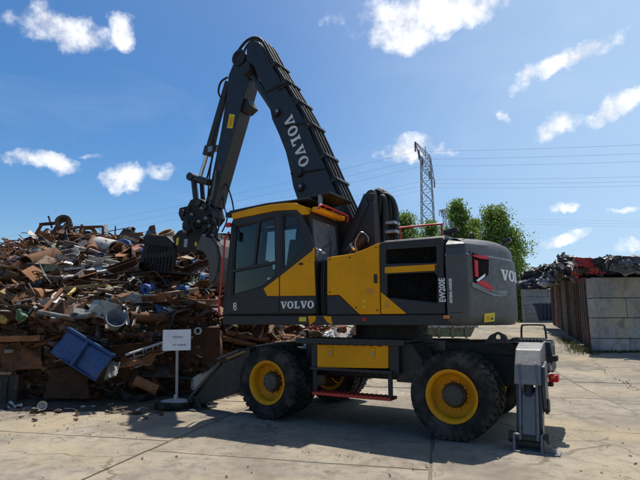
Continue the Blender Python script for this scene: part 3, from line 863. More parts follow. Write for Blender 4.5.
M_hub = paint('hub_grey', (.045, .042, .038), .45, .35, (.2, .18, .15))
TY, RM, RM2, HB = tyre_mesh(), rim_mesh(True), rim_mesh(False), hub_mesh()
for ax in (0.0, 2.73):
    for sgn in (1, -1):
        w = bpy.data.objects.new('wheel', HB); col.objects.link(w); w.parent = MH
        w.location = (ax, sgn * 1.11, .525); w.rotation_euler = (0, R(17 * (ax + sgn)), 0 if sgn > 0 else math.pi)
        for k, (me, nm, yy) in enumerate(((TY, 'tyre', 0), (RM, 'rim', 0), (TY, 'tyre', -.345), (RM2, 'rim', -.345))):
            o = bpy.data.objects.new(nm, me); col.objects.link(o); o.parent = w; o.location = (0, yy, 0)
            if k == 2: o.rotation_euler = (0, .07, 0)

# tool box, side steps
tb = mpart(MB().xz([(1.956, 1.087), (0.860, 1.099), (0.867, 0.801), (1.955, 0.765)], .62, 1.10), 'tool_box', M_yel, .012)
for u in (331, 373):
    pass
for q in ((1.726, 0.988), (1.079, 0.994)):
    l = mpart(MB().box((q[0], 1.106, q[1]), (.07, .014, .14)), 'latch', M_yel, .004, 0, tb)
    mpart(MB().box((q[0], 1.118, q[1] - .01), (.03, .012, .07)), 'handle', M_steel, .004, 0, tb)
pl = MB(); pl.span((.62, .55, 1.135), (2.28, 1.14, 1.175)); pl.span((.62, 1.12, 1.10), (2.28, 1.16, 1.178))
for i in range(9): pl.box((.98 + i * .12, 1.12, 1.10), (.05, .03, .03))
mpart(pl, 'side_step', M_black, .004)
sh = MB(); sh.span((.80, .58, .735), (2.06, 1.13, .772)); mpart(sh, 'tool_box_shelf', M_black, .004)
for x0, x1 in ((.72, .86), (1.965, 2.06)):
    mpart(MB().span((x0, .60, .737), (x1, 1.08, 1.14)), 'bracket', M_black, .006)
st = mpart(MB().span((.84, .86, .385), (2.04, 1.10, .425)), 'step', M_red, .006)
for i in range(16):
    mpart(MB().box((.92 + i * .07, .98, .428), (.02, .2, .012)), 'step_tread', M_red, 0, 0, st)
for x in (.86, 2.02):
    h = MB(); h.span((x - .03, 1.03, .40), (x + .03, 1.06, .76)); mpart(h, 'step_hanger', M_black, .004)
# lighter lower frame bits seen from the side
mpart(MB().xz([(.45, .62), (.80, .62), (.80, 1.13), (.58, 1.13), (.42, .9)], .45, .98), 'frame_bracket', M_black, .012)

# ---------------------------------------------------------------- stabilisers
M_arm = paint('front_arm_charcoal', (.045, .047, .055), .36, .2, (.16, .15, .14))
def rear_outrigger(s):
    r = MB(); x0, x1 = -.995, -.705
    # box arm: side profile in the y-z plane
    r.yz([(s * .30, 1.02), (s * .30, 1.17), (s * .62, 1.155), (s * .90, 1.085), (s * 1.035, .915), (s * 1.13, .70), (s * .92, .68), (s * .30, .72)], x0, x1)
    o = mpart(r, 'outrigger', M_out, .014)
    l = MB()
    l.yz([(s * .98, .62), (s * 1.085, .62), (s * 1.125, .585), (s * 1.265, .16), (s * 1.14, .14), (s * .95, .66)], -.925, -.785)
    mpart(l, 'leg', M_out, .006, 0, o)
    for xa, xb in ((-.958, -.932), (-.778, -.752)):
        fl_ = MB(); fl_.yz([(s * .95, .76), (s * 1.10, .74), (s * 1.14, .64), (s * 1.235, .30), (s * 1.30, .13), (s * 1.14, .10), (s * .93, .66)], xa, xb)
        mpart(fl_, 'leg_plate', M_out, .004, 0, o)
    for xa, xb in ((-.992, -.962), (-.748, -.718)):
        fl_ = MB(); fl_.yz([(s * .90, .75), (s * 1.08, .70), (s * 1.11, .58), (s * 1.20, .26), (s * 1.17, .12), (s * 1.10, .12), (s * .90, .60)], xa, xb)
        mpart(fl_, 'link_plate', M_arm, .004, 0, o)
    for xx in (-.76, -.94): mpart(MB().cyl((xx, s * 1.02, .93), (xx, s * 1.055, .925), .018, n=6), 'bolt', M_steel, 0, 0, o)
    b = MB(); b.cyl((-.855, s * 1.05, .69), (-.855, s * 1.10, .56), .05, n=16); mpart(b, 'cylinder_head', M_black, .004, 0, o)
    pn = MB(); pn.cyl((-1.03, s * 1.235, .145), (-.67, s * 1.235, .145), .045, n=16); pn.cyl((-1.06, s * 1.235, .145), (-1.01, s * 1.235, .145), .065, n=16); pn.cyl((-.69, s * 1.235, .145), (-.64, s * 1.235, .145), .065, n=16)
    mpart(pn, 'pin', M_black, .004, 40, o)
    pn = MB(); pn.cyl((-1.055, s * 1.0, .47), (-.99, s * 1.0, .47), .075, n=16); mpart(pn, 'pivot_boss', M_black, .006, 40, o)
    fr = MB(); fr.yz([(s * .80, .95), (s * 1.03, .90), (s * 1.10, .68), (s * 1.09, .45), (s * .93, .36), (s * .85, .6)], -1.035, -1.0); mpart(fr, 'guard_plate', M_arm, .004, 0, o)
    p = MB()
    p.quad3([(-.67, s * 1.02, .0), (-1.00, s * 1.02, .0), (-1.16, s * 1.13, .0), (-1.16, s * 1.34, .0), (-.67, s * 1.36, .0)], (0, 0, .022))
    for x in (-.70, -.985):
        p.yz([(s * 1.05, .02), (s * 1.34, .02), (s * 1.29, .19), (s * 1.17, .19)], x - .012, x + .012)
    p.quad3([(-1.0, s * 1.30, .02), (-1.14, s * 1.31, .02), (-1.0, s * 1.30, .16)], (0, -.02 * s, 0))
    p.span((-.97, min(s * 1.07, s * 1.085), .02), (-.715, max(s * 1.07, s * 1.085), .15))
    mpart(p, 'pad', M_out, .004, 0, o)
    return o
rear_outrigger(1)
mpart(MB().yz([(-.30, 1.02), (-.30, 1.17), (-.55, 1.16), (-.66, 1.10), (-.66, .74), (-.30, .72)], -.995, -.705), 'outrigger', M_out, .014)
def front_outrigger(s):
    y0, y1 = s * .86, s * 1.10
    a, b = min(y0, y1), max(y0, y1)
    r = MB(); r.xz([(4.38, .10), (3.845, 0.656), (3.723, 0.756), (3.340, 0.893), (3.20, 1.02), (3.15, .62), (3.45, .30), (4.0, .13), (4.2, .07)], a + .03, b - .03)
    o = mpart(r, 'outrigger', M_black, .012)
    f = MB(); f.quad3([(3.36, a - .03, .955), (3.36, b + .03, .955), (3.80, b + .03, .80), (3.80, a - .03, .80)], (.02, 0, .03)); mpart(f, 'top_plate', M_arm, .004, 0, o)
    f = MB(); f.quad3([(3.78, a + .02, .74), (3.78, b - .02, .74), (4.42, b - .02, .14), (4.42, a + .02, .14)], (.03, 0, .035)); mpart(f, 'arm_plate', M_arm, .004, 0, o)
    pn = MB(); pn.cyl((4.34, a - .06, .13), (4.34, b + .06, .13), .05, n=14); mpart(pn, 'pin', M_black, .004, 40, o)
    p = MB(); p.span((4.08, min(s * .78, s * 1.30), .0), (4.60, max(s * .78, s * 1.30), .022))
    for y in (s * .92, s * 1.06): p.xz([(4.16, .02), (4.52, .02), (4.40, .19), (4.28, .19)], y - .012, y + .012)
    mpart(p, 'pad', M_arm, .004, 0, o)
front_outrigger(1); front_outrigger(-1)

# ---------------------------------------------------------------- rear end of the chassis
e = MB(); 
for yy in (.62, .70):
    e.xz([(-.60, 1.14), (-.56, 1.24), (-.47, 1.285), (-.38, 1.24), (-.30, 1.14)], yy - .02, yy + .02, [[(-.47 + .04 * math.cos(t * .785), 1.215 + .04 * math.sin(t * .785)) for t in range(8)]])
mpart(e, 'lifting_eye', M_black, .004)
c0 = Vector((-0.804, 0.350, 1.190))
gp_ = MB(); gp_.span((c0.x - .17, .15, c0.z - .03), (c0.x + .22, .55, c0.z + .0))
for i in range(9): gp_.box((c0.x - .15 + i * .042, .35, c0.z + .008), (.014, .4, .016))
mpart(gp_, 'tread_plate', M_black, .003)
hr = MB(); hr.tube([(c0.x + .11, .30, c0.z), (c0.x + .10, .30, c0.z + .15), (c0.x + .06, .30, c0.z + .18), (c0.x - .14, .30, c0.z + .18), (c0.x - .18, .30, c0.z + .15), (c0.x - .19, .30, c0.z)], .013, 8, smooth=3)
mpart(hr, 'grab_handle', M_black, 0, 50)
mpart(MB().xz([(c0.x - .13, c0.z - .03), (c0.x - .24, c0.z - .03), (c0.x - .27, c0.z - .26), (c0.x - .18, c0.z - .42), (c0.x - .14, c0.z - .2)], .25, .45), 'step_bracket', M_black, .006)
q = (-1.042, 0.400, 0.962); mpart(MB().box(q, (.16, .14, .07)), 'work_lamp', M_black, .01)
q = (-0.989, 0.400, 0.861); mpart(MB().box(q, (.10, .12, .10)), 'coupling_block', M_steel, .01)
q = (-1.003, 0.450, 0.648); mpart(MB().box(q, (.10, .10, .05)), 'bracket', M_black, .006)
q = (-1.070, 0.500, 0.729); tl = mpart(MB().box(q, (.11, .18, .085)), 'tail_lamp', M_redlens, .012)
mpart(MB().box((q[0], q[1] + .093, q[2] + .015), (.05, .012, .03)), 'lens', M_orange, .003, 0, tl)
q = (-0.916, 0.450, 0.716); mpart(MB().box((q[0], .3, q[2]), (.04, .9, .10)), 'lamp_bar', M_black, .006)

# ---------------------------------------------------------------- upper structure
dk = MB(); dk.xy([(3.62, 1.235), (3.62, .36), (2.9, .36), (2.9, -.30), (3.35, -.30), (3.35, -1.235), (-.02, -1.235), (-.02, 1.235)], 1.365, 1.502)
mpart(dk, 'deck', M_char, .012)
def decal(name, pts, y, mat, parent=None, t=.004):
    return mpart(MB().xz(pts, y, y + t), name, mat, 0, 0, parent)
decal('warning_label', [(2.176, 1.477), (2.057, 1.477), (2.056, 1.413), (2.175, 1.413)], 1.236, M_label)
decal('warning_label', [(2.023, 1.491), (1.890, 1.490), (1.906, 1.420), (1.997, 1.364)], 1.236, M_yel)
decal('warning_label', [(1.775, 1.490), (1.647, 1.482), (1.623, 1.365), (1.711, 1.406)], 1.236, M_yel)
decal('reflector', [(1.162, 1.467), (1.110, 1.466), (1.111, 1.420), (1.162, 1.420)], 1.236, M_redlens)
decal('side_marker', [(0.052, 1.490), (-0.029, 1.490), (-0.027, 1.450), (0.054, 1.449)], 1.251, M_orange)

# yellow side body
by = MB(); by.xz([(1.705, 2.32), (1.49, 2.33), (1.29, 2.345), (1.09, 2.40), (.900, 2.466), (.900, 1.507), (1.208, 1.507), (1.513, 1.777), (1.705, 1.777)], .62, 1.25)
sb = mpart(by, 'side_panel', M_yel, .015)
mpart(MB().xz([(1.703, 1.770), (1.510, 1.770), (1.212, 1.507), (1.703, 1.507)], .62, 1.247), 'lower_panel', M_char, .01)
for (u, v, w_, h_, mt) in ((368, 291.5, 6, 5, M_orange), (364, 300, 3, 4, M_label), (364, 308, 3, 3, M_label)):
    pass
d0 = [(1.099, 1.854), (0.981, 1.850), (0.982, 1.790), (1.100, 1.793)]
decal('small_label', d0, 1.2505, paint('label_amber', (.6, .26, .02), .5, .1), sb, .002)
decal('small_label', [(1.153, 1.714), (1.109, 1.713), (1.109, 1.673), (1.154, 1.673)], 1.2505, M_label, sb, .002)
decal('small_label', [(1.155, 1.627), (1.110, 1.626), (1.111, 1.593), (1.155, 1.593)], 1.2505, M_label, sb, .002)
# seams, hinges, latches and bolts on the panels
M_seam = paint('panel_gap', (.006, .006, .006), .8, 0)
def seam(a, b, par, y=1.2503, w=.007):
    a = Vector(a); b = Vector(b); t = (b - a).normalized(); n = Vector((-t.y, t.x)) * w / 2
    mpart(MB().xz([tuple(a + n), tuple(b + n), tuple(b - n), tuple(a - n)], y, y + .0015), 'seam', M_seam, 0, 0, par)
def bolts(pts, par, y=1.2503, r=.011, mat=None):
    for x, z in pts: mpart(MB().cyl((x, y - .004, z), (x, y + .008, z), r, n=6), 'bolt', mat or M_steel, 0, 0, par)
bolts([(1.66, 2.28), (1.66, 1.82), (1.34, 2.29), (.94, 2.40), (.94, 1.56), (1.25, 1.60)], sb, mat=M_black)
mpart(MB().box((.955, 1.255, 1.98), (.05, .012, .12)), 'latch', M_black, .006, 0, sb)
# engine housing with recessed grilles
GA = [(0.797, 2.360), (0.114, 2.354), (0.122, 2.152), (0.801, 2.175)]
GB = [(0.790, 2.029), (0.114, 2.025), (0.128, 1.648), (0.797, 1.732)]
hd = MB(); hd.xz([(.886, 1.507), (.886, 2.468), (.03, 2.468), (.03, 1.507)], 1.17, 1.25, [GA, GB])
eh = mpart(hd, 'engine_door', M_char, .014)
hb = MB(); hb.span((.03, -1.24, 1.507), (.886, 1.14, 2.44)); mpart(hb, 'engine_housing', M_black, .02)
ht = MB(); ht.loft([[(.886, 1.168, 2.441), (.03, 1.168, 2.441), (.03, -1.24, 2.441), (.886, -1.24, 2.441)], [(.88, 1.10, 2.51), (.035, 1.10, 2.51), (.035, -1.18, 2.51), (.88, -1.18, 2.51)], [(.80, .9, 2.535), (.04, .9, 2.535), (.04, -.98, 2.535), (.80, -.98, 2.535)]])
mpart(ht, 'hood', M_char, .01)
M_mesh = paint('grille_black', (.006, .006, .006), .7, .1, spec=.15)
def louvre(poly, n):
    x0 = min(p[0] for p in poly) - .01; x1 = max(p[0] for p in poly) + .01; z0 = min(p[1] for p in poly); z1 = max(p[1] for p in poly)
    for i in range(n):
        z = z0 + (z1 - z0) * (i + .5) / n
        mpart(MB().box(((x0 + x1) / 2, 1.19, z), (x1 - x0, .05, (z1 - z0) / n * .30), (R(-32), 0, 0)), 'grille_slat', M_mesh, 0, 0, eh)
louvre(GA, 11); louvre(GB, 20)
bolts([(.86, 2.44), (.06, 2.44), (.06, 1.54), (.45, 2.445), (.84, 1.95), (.84, 2.12)], eh, mat=M_black)
mpart(MB().box((.115, 1.256, 2.06), (.045, .014, .12)), 'latch', M_black, .005, 0, eh)
decal('stripe', [(0.816, 2.127), (0.110, 2.128), (0.113, 2.048), (0.818, 2.047)], 1.2505, M_yel, eh, .006)
decal('corner_panel', [(.880, 1.80), (.53, 1.512), (.880, 1.512)], 1.2505, M_yel, eh, .006)
decal('small_label', [(0.826, 1.680), (0.770, 1.666), (0.772, 1.588), (0.829, 1.589)], 1.257, paint('label_amber', (.6, .26, .02), .5, .1), eh, .002)
def side_text(body, u, v, size, xs, bold, name):
    me = text_mesh(body, size, .002, xs, bold); me.materials.append(M_white)
    o = bpy.data.objects.new(name, me); col.objects.link(o); o.parent = eh if name == 'model_lettering' else CWO
    o.matrix_local = Matrix(((0, 1, 0, u), (0, 0, 1, 1.2535), (1, 0, 0, v), (0, 0, 0, 1))) @ Matrix.Rotation(0, 4, 'Z')
    # text x runs up (z), text y runs towards the front reversed
    o.matrix_local = Matrix(((0, 1, 0, u), (0, 0, 1, 1.2535), (1, 0, 0, v), (0, 0, 0, 1)))
    return o

# counterweight
def plan_at(s):
    # point and outward normal on the counterweight plan at arc length s
    acc = 0
    for (a, b), (c, d) in zip(CW_PLAN, CW_PLAN[1:]):
        l = math.hypot(c - a, d - b)
        if s <= acc + l or (c, d) == CW_PLAN[-1]:
            t = (s - acc) / l; return Vector((a + (c - a) * t, b + (d - b) * t)), Vector((d - b, -(c - a))).normalized() * (1 if (d - b) * 1 <= 0 and True else 1)
        acc += l
def cw_shape():
    pts = [Vector(p) for p in spline([Vector((a, b, 0)) for a, b in CW_PLAN], 3)]
    nn = len(pts); nrm = []
    for i in range(nn):
        t = pts[min(i + 1, nn - 1)] - pts[max(i - 1, 0)]; n = Vector((t.y, -t.x, 0)).normalized()
        if n.dot(pts[i] - Vector((.8, 0, 0))) < 0: n = -n
        nrm.append(n)
    rings = []
    for z, ins in ((1.365, .10), (1.375, .05), (1.42, .012), (1.50, 0), (1.8, .0), (2.1, .0), (2.235, .0), (2.265, .026), (2.33, .03), (2.40, .042), (2.455, .085), (2.50, .17), (2.53, .30), (2.545, .46)):
        ring = []
        for p, n in zip(pts, nrm):
            q = p - n * ins
            q.x = min(q.x, -.0) if p.x < -.001 else 0.0
            zz = z
            if z > 2.3: zz = z - .05 * max(0, min(1, (abs(p.y) - .5) / .75)) * (1 if z > 2.44 else .5)
            ring.append((q.x if p.x < -.001 else 0.0, q.y, zz))
        rings.append(ring)
    mb = MB(); mb.loft(rings, closed=True); return mb
CWO = mpart(cw_shape(), 'counterweight', M_cw, 0, 32)
side_text('EW200E', .052, 1.800, .108, .78, .003, 'model_lettering')
side_text('MATERIAL HANDLER', -.052, 1.790, .046, .70, .0025, 'model_lettering_small')
def cwpatch(name, pts, mat, thick=-.02, parent=None):
    n = Vector((-.93, .37, 0))
    return mpart(MB().quad3(pts, n * thick), name, mat, 0, 0, parent or CWO)
for z in (1.52, 2.33):
    mpart(MB().box((-.10, 1.2515, z), (.16, .003, .006)), 'seam', M_seam, 0, 0, CWO)
bolts([(-.04, 1.46), (-.04, 2.36)], CWO, mat=M_black)
for yy in (.55, -.55):
    mpart(MB().tube([(-.18, yy - .07, 2.50), (-.18, yy - .07, 2.58), (-.18, yy, 2.61), (-.18, yy + .07, 2.58), (-.18, yy + .07, 2.50)], .016, 8, smooth=3), 'lifting_eye', M_black, 0, 50, CWO)
# tail lamp cluster: dark pocket, red bars, reflector, lighter chamfer below
M_pocket = paint('lamp_pocket_black', (.008, .008, .008), .8, 0, spec=.1)
pocket = cwpatch('lamp_pocket', [(-0.304, 1.135, 2.262), (-0.435, 0.790, 2.215), (-0.423, 0.819, 2.001), (-0.322, 1.084, 1.879), (-0.305, 1.133, 1.907)], M_pocket)
cwpatch('lamp_surround', [(-0.292, 1.158, 2.279), (-0.457, 0.713, 2.229), (-0.439, 0.772, 1.888), (-0.495, 0.585, 1.774), (-0.490, 0.603, 1.734), (-0.320, 1.081, 1.854), (-0.295, 1.150, 1.876)], M_cw)
cwpatch('lamp_shelf', [(-0.292, 1.186, 1.880), (-0.310, 1.135, 1.888), (-0.485, 0.651, 1.810), (-0.565, 0.366, 1.822), (-0.555, 0.404, 1.741), (-0.460, 0.734, 1.736), (-0.301, 1.159, 1.832)], paint('lamp_shelf_grey', (.16, .165, .175), .35, .1))
cwpatch('tail_lamp', [(-0.313, 1.151, 2.234), (-0.417, 0.875, 2.242), (-0.444, 0.806, 2.200), (-0.376, 0.981, 2.197), (-0.323, 1.123, 2.212)], M_redlens)
cwpatch('tail_lamp', [(-0.327, 1.119, 2.174), (-0.353, 1.049, 2.161), (-0.350, 1.056, 1.960), (-0.328, 1.116, 1.963)], M_redlens)
cwpatch('tail_lamp', [(-0.333, 1.102, 1.890), (-0.387, 0.956, 1.928), (-0.464, 0.756, 1.850), (-0.455, 0.782, 1.810), (-0.396, 0.933, 1.842)], M_redlens)
cwpatch('reflector', [(-0.331, 1.113, 1.914), (-0.407, 0.912, 2.013), (-0.401, 0.925, 1.974), (-0.349, 1.064, 1.904)], M_silver)
sk = cwpatch('warning_label', [(-0.377, 0.939, 1.511), (-0.458, 0.720, 1.526), (-0.452, 0.741, 1.417), (-0.371, 0.954, 1.403)], M_label, -.008)
cwpatch('label_print', [(-0.391, 0.908, 1.479), (-0.418, 0.836, 1.483), (-0.415, 0.845, 1.429), (-0.387, 0.917, 1.422)], M_yel, -.002, sk)
cwpatch('label_print', [(-0.428, 0.812, 1.462), (-0.444, 0.770, 1.465), (-0.442, 0.775, 1.437), (-0.426, 0.816, 1.434)], M_black, -.002, sk)
# VOLVO across the rear: starts on the near half of the tail
def arc_len():
    acc = [0]
    for (a, b), (c, d) in zip(CW_PLAN, CW_PLAN[1:]): acc.append(acc[-1] + math.hypot(c - a, d - b))
    return acc
ACC = arc_len()
def on_plan(s, off):
    for i in range(len(ACC) - 1):
        if s <= ACC[i + 1] or i == len(ACC) - 2:
            t = (s - ACC[i]) / (ACC[i + 1] - ACC[i]); (a, b), (c, d) = CW_PLAN[i], CW_PLAN[i + 1]
            n = Vector((d - b, -(c - a))).normalized()
            if n.dot(Vector((a - 1, b))) < 0: n = -n
            return (a + (c - a) * t + n.x * off, b + (d - b) * t + n.y * off)
wv = MB(); vq = (-0.518, 0.495, 1.955); vt = (-0.522, 0.478, 2.097)
s0 = min(range(0, 3000), key=lambda k: abs(on_plan(k / 1000, 0)[1] - vq[1]) if k / 1000 < ACC[-1] else 9) / 1000
hh = vt[2] - vq[2]
word_volvo(wv, lambda a, b, k: (*on_plan(s0 + a * hh, -.005 + .018 * k), vq[2] + b * hh), w=1.30, gap=.26)
mpart(wv, 'lettering', M_white, 0, 0, CWO)
# things on the hood
hrr = MB(); hrr.tube([(.95, .30, 2.50), (.95, .30, 2.80), (.93, .28, 2.83), (.44, .02, 2.88), (.40, .0, 2.85), (.40, .0, 2.5)], .016, 8, smooth=4)
mpart(hrr, 'hood_rail', M_red, 0, 50)
q = (0.065, 0.700, 2.635); m_ = MB(); m_.box((q[0], .7, q[2]), (.20, .10, .06), (0, .2, 0)); m_.box((q[0], .7, q[2] - .05), (.05, .05, .08)); mpart(m_, 'rear_camera', M_black, .012)
q = (-0.520, -0.100, 2.560); m_ = MB(); m_.box((q[0], -.1, q[2]), (.12, .14, .06), (0, .3, 0)); m_.box((q[0] + .05, -.1, q[2] - .05), (.04, .04, .1)); mpart(m_, 'rear_camera', M_black, .012)
mpart(MB().cyl((.55, .1, 2.5), (.55, .1, 2.68), .05, n=14), 'exhaust_pipe', M_black, .005, 40)
# right hand side of the upper structure
mpart(MB().xz([(.90, 1.507), (3.3, 1.507), (3.3, 1.95), (2.6, 2.15), (.90, 2.36)], -1.23, -.45), 'tank_housing', M_char, .02)
# dark gap with pipes between the cab and the body
g_ = MB(); g_.span((1.71, .50, 1.507), (1.88, 1.12, 2.30)); mpart(g_, 'inner_panel', M_black, .01)
for i, yy in enumerate((1.14, 1.17, 1.15)):
    mpart(MB().tube([(1.745 + i * .045, yy, 1.51), (1.75 + i * .045, yy + .02, 1.9), (1.74 + i * .045, yy, 2.27)], .016, 8, smooth=3), 'pipe', M_rub, 0, 50)

# ---------------------------------------------------------------- cab
OUT = [(3.611, 1.530), (3.484, 2.992), (3.453, 3.050), (2.603, 3.099), (2.218, 3.071), (2.129, 2.994), (2.005, 2.710), (1.919, 2.452), (1.884, 1.786), (1.884, 1.525)]
HF = [(3.436, 2.929), (2.609, 3.015), (2.585, 2.082), (2.843, 1.923), (3.449, 1.811)]
HR = [(2.490, 3.039), (2.230, 3.002), (2.163, 2.876), (2.065, 2.485), (2.467, 2.196)]
cf = MB(); cf.xz(OUT, 1.19, 1.25, [HF, HR])
CAB = mpart(cf, 'cab', M_char, .014)
def inset(poly, d):
    cx = sum(p[0] for p in poly) / len(poly); cz = sum(p[1] for p in poly) / len(poly)
    return [(p[0] - math.copysign(min(d, abs(p[0] - cx) * .5), p[0] - cx), p[1] - math.copysign(min(d, abs(p[1] - cz) * .5), p[1] - cz)) for p in poly]
for h_ in (HF, HR): mpart(MB().xz(h_, 1.221, 1.238, [inset(h_, .028)]), 'seal', M_rub, 0, 0, CAB)
def grow(poly, d):
    cx = sum(p[0] for p in poly) / len(poly); cz = sum(p[1] for p in poly) / len(poly)
    return [(p[0] + math.copysign(d, p[0] - cx), p[1] + math.copysign(d, p[1] - cz)) for p in poly]
mpart(MB().xz(grow(HF, .012), 1.214, 1.220), 'window', M_glass, 0, 0, CAB)
mpart(MB().xz(grow(HR, .012), 1.214, 1.220), 'window', M_glass, 0, 0, CAB)
def bar(a, b, w, y0, y1, name, mat, parent):
    a = Vector((a[0], a[1])); b = Vector((b[0], b[1])); t = (b - a).normalized(); n = Vector((-t.y, t.x)) * w / 2
    return mpart(MB().xz([tuple(a + n), tuple(b + n), tuple(b - n), tuple(a - n)], y0, y1), name, mat, .005, 0, parent)
bar((3.496, 2.201), (2.587, 2.302), .045, 1.205, 1.246, 'window_bar', M_black, CAB)
bar((2.934, 3.003), (3.013, 2.265), .045, 1.206, 1.244, 'window_bar', M_black, CAB)
bar((2.531, 3.069), (2.504, 1.530), .012, 1.2505, 1.254, 'door_seam', M_black, CAB)
pa = [(2.805, 1.908), (2.525, 2.072), (2.520, 1.788), (2.737, 1.793)]
pb = [(2.503, 2.083), (1.919, 2.443), (1.886, 1.778), (2.499, 1.787)]
mpart(MB().xz(pa, 1.2505, 1.264), 'cab_panel', M_yel, .004, 0, CAB)
pbo = mpart(MB().xz(pb, 1.2505, 1.264), 'cab_panel', M_yel, .004, 0, CAB)
ps = mpart(MB().xz([(1.930, 2.457), (1.900, 2.471), (1.896, 2.274), (1.923, 2.276)], 1.265, 1.27), 'edge_strip', M_yel, 0, 0, CAB)
q = (2.131, 1.265, 2.244); mpart(MB().box((q[0], 1.268, q[2]), (.07, .012, .03)), 'door_catch', M_black, .004, 0, CAB)
q = (3.497, 1.250, 1.467)
# lower door panels
mpart(MB().xz([(3.584, 1.786), (2.522, 1.766), (2.518, 1.534), (3.595, 1.539)], 1.2505, 1.262), 'door_panel', M_char, .006, 0, CAB)
lp = mpart(MB().xz([(2.496, 1.765), (1.891, 1.758), (1.891, 1.529), (2.493, 1.534)], 1.2505, 1.262), 'door_panel', M_char, .006, 0, CAB)
va = (2.474, 1.601); vb = (1.916, 1.600); vh = (2.476, 1.704)
wl = MB(); L_ = va[0] - vb[0]; hh = vh[1] - va[1]
tot = 5 * 1.02 + 4 * .20
word_volvo(wl, lambda a, b, k: (va[0] - a * L_ / tot, 1.2625 + .006 * k, va[1] + b * hh), w=1.02, gap=.20)
mpart(wl, 'lettering', M_white, 0, 0, CAB)
eq = (3.347, 1.646); em = MB()
for dz, rr_ in ((.028, .030), (-.030, .034)):
    em.xz([(eq[0] + rr_ * math.cos(i * .5236), eq[1] + dz + rr_ * math.sin(i * .5236)) for i in range(12)], 1.2625, 1.267, [[(eq[0] + rr_ * .55 * math.cos(i * .5236), eq[1] + dz + rr_ * .55 * math.sin(i * .5236)) for i in range(12)]])
em.box((eq[0] + .03, 1.2648, eq[1] + .01), (.012, .004, .09)); mpart(em, 'emblem', M_white, 0, 0, CAB)
# roof
RF = [(3.477, 3.144), (3.109, 3.185), (2.718, 3.201), (2.437, 3.193), (2.237, 3.175), (2.077, 3.104), (2.015, 2.982), (2.129, 2.982), (2.218, 3.068), (2.603, 3.096), (3.452, 3.048)]
RF2 = RF[:6] + [(1.99, 3.06), (2.0, 2.985), (2.25, 3.055), (2.6, 3.085), (3.45, 3.05)]
mpart(MB().xz(RF, 1.20, 1.272), 'roof_rim', M_yel, .012, 0, CAB)
mpart(MB().xz([(3.46, 3.06), (3.47, 3.13), (2.72, 3.185), (2.25, 3.165), (2.05, 3.10), (2.02, 3.0), (2.25, 3.04)], .36, 1.199), 'roof', M_yel, .015, 0, CAB)
rg = MB(); rg.xz([(3.604, 3.155), (3.542, 3.207), (2.794, 3.249), (2.324, 3.240), (2.02, 3.24), (2.02, 3.215), (2.3, 3.215), (3.45, 3.15)], .38, 1.235)
mpart(rg, 'roof_guard', M_black, .008, 0, CAB)
# rear roof visor, light bar and rail
mpart(MB().xz([(2.15, 3.26), (1.72, 3.29), (1.72, 3.32), (2.15, 3.285)], .36, 1.12), 'rear_visor', M_char, .006, 0, CAB)
mpart(MB().box((1.90, 1.10, 3.20), (.05, .06, .17)), 'lamp_bracket', M_steel, .006, 0, CAB)
mpart(MB().box((1.925, .78, 3.055), (.12, .86, .075)), 'light_bar', M_yel, .02, 0, CAB)
rl = MB(); rl.tube([(1.83, 1.27, 3.03), (1.82, 1.20, 3.11), (1.82, .8, 3.11), (1.82, .38, 3.09), (1.84, .34, 3.0)], .016, 8, smooth=3)
for yy in (1.05, .8, .55): rl.tube([(1.82, yy, 3.11), (1.90, yy, 3.06)], .012, 6)
mpart(rl, 'roof_rail', M_red, 0, 50, CAB)
# rear wall with window
rw = [(1.25, 1.515), (.36, 1.515), (.36, 3.03), (1.25, 3.03)]
def rear_x(z): return 1.884 if z < 1.8 else 1.884 + (z - 1.8) * (.125 / 1.2)
rb = MB(); hole = [(1.155, 2.30), (.44, 2.30), (.44, 2.93), (1.155, 2.93)]
rb.poly([[(1.188, 1.515), (.36, 1.515), (.36, 3.03), (1.188, 3.03)], hole], lambda a, b: (rear_x(b), a, b), lambda a, b: (rear_x(b) + .05, a, b))
mpart(rb, 'rear_wall', M_char, .006, 0, CAB)
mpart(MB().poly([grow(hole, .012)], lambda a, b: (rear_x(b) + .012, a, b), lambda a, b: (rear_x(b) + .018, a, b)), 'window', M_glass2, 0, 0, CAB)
wp = MB(); wp.tube([(1.95, .72, 2.34), (1.955, .66, 2.62), (1.96, .72, 2.72)], .008, 6); wp.tube([(1.955, .66, 2.62), (1.93, .9, 2.52)], .008, 6); mpart(wp, 'wiper', M_black, 0, 0, CAB)
# front screen, far side, floor
def front_x(z): return 3.60 + (z - 1.54) * (3.455 - 3.60) / (3.05 - 1.54)
fh = [(1.14, 1.95), (.44, 1.95), (.44, 2.96), (1.14, 2.96)]; fh2 = [(1.14, 1.60), (.44, 1.60), (.44, 1.88), (1.14, 1.88)]
mpart(MB().poly([[(1.188, 1.51), (.41, 1.51), (.41, 3.05), (1.188, 3.05)], fh, fh2], lambda a, b: (front_x(b), a, b), lambda a, b: (front_x(b) - .05, a, b)), 'front_frame', M_char, .006, 0, CAB)
for h_ in (fh, fh2): mpart(MB().poly([grow(h_, .012)], lambda a, b: (front_x(b) - .02, a, b), lambda a, b: (front_x(b) - .026, a, b)), 'window', M_glass, 0, 0, CAB)
FS = [(3.59, 1.515), (3.455, 3.05), (2.2, 3.04), (2.0, 2.9), (1.95, 1.515)]; FH = [(3.50, 1.75), (3.40, 2.97), (2.30, 2.97), (2.12, 2.82), (2.08, 1.95)]
mpart(MB().xz(FS, .362, .405, [FH]), 'far_side_frame', M_char, .006, 0, CAB)
mpart(MB().xz(grow(FH, .012), .38, .386), 'window', M_glass, 0, 0, CAB)
mpart(MB().span((1.96, .41, 1.503), (3.56, 1.18, 1.56)), 'floor', M_interior, .004, 0, CAB)
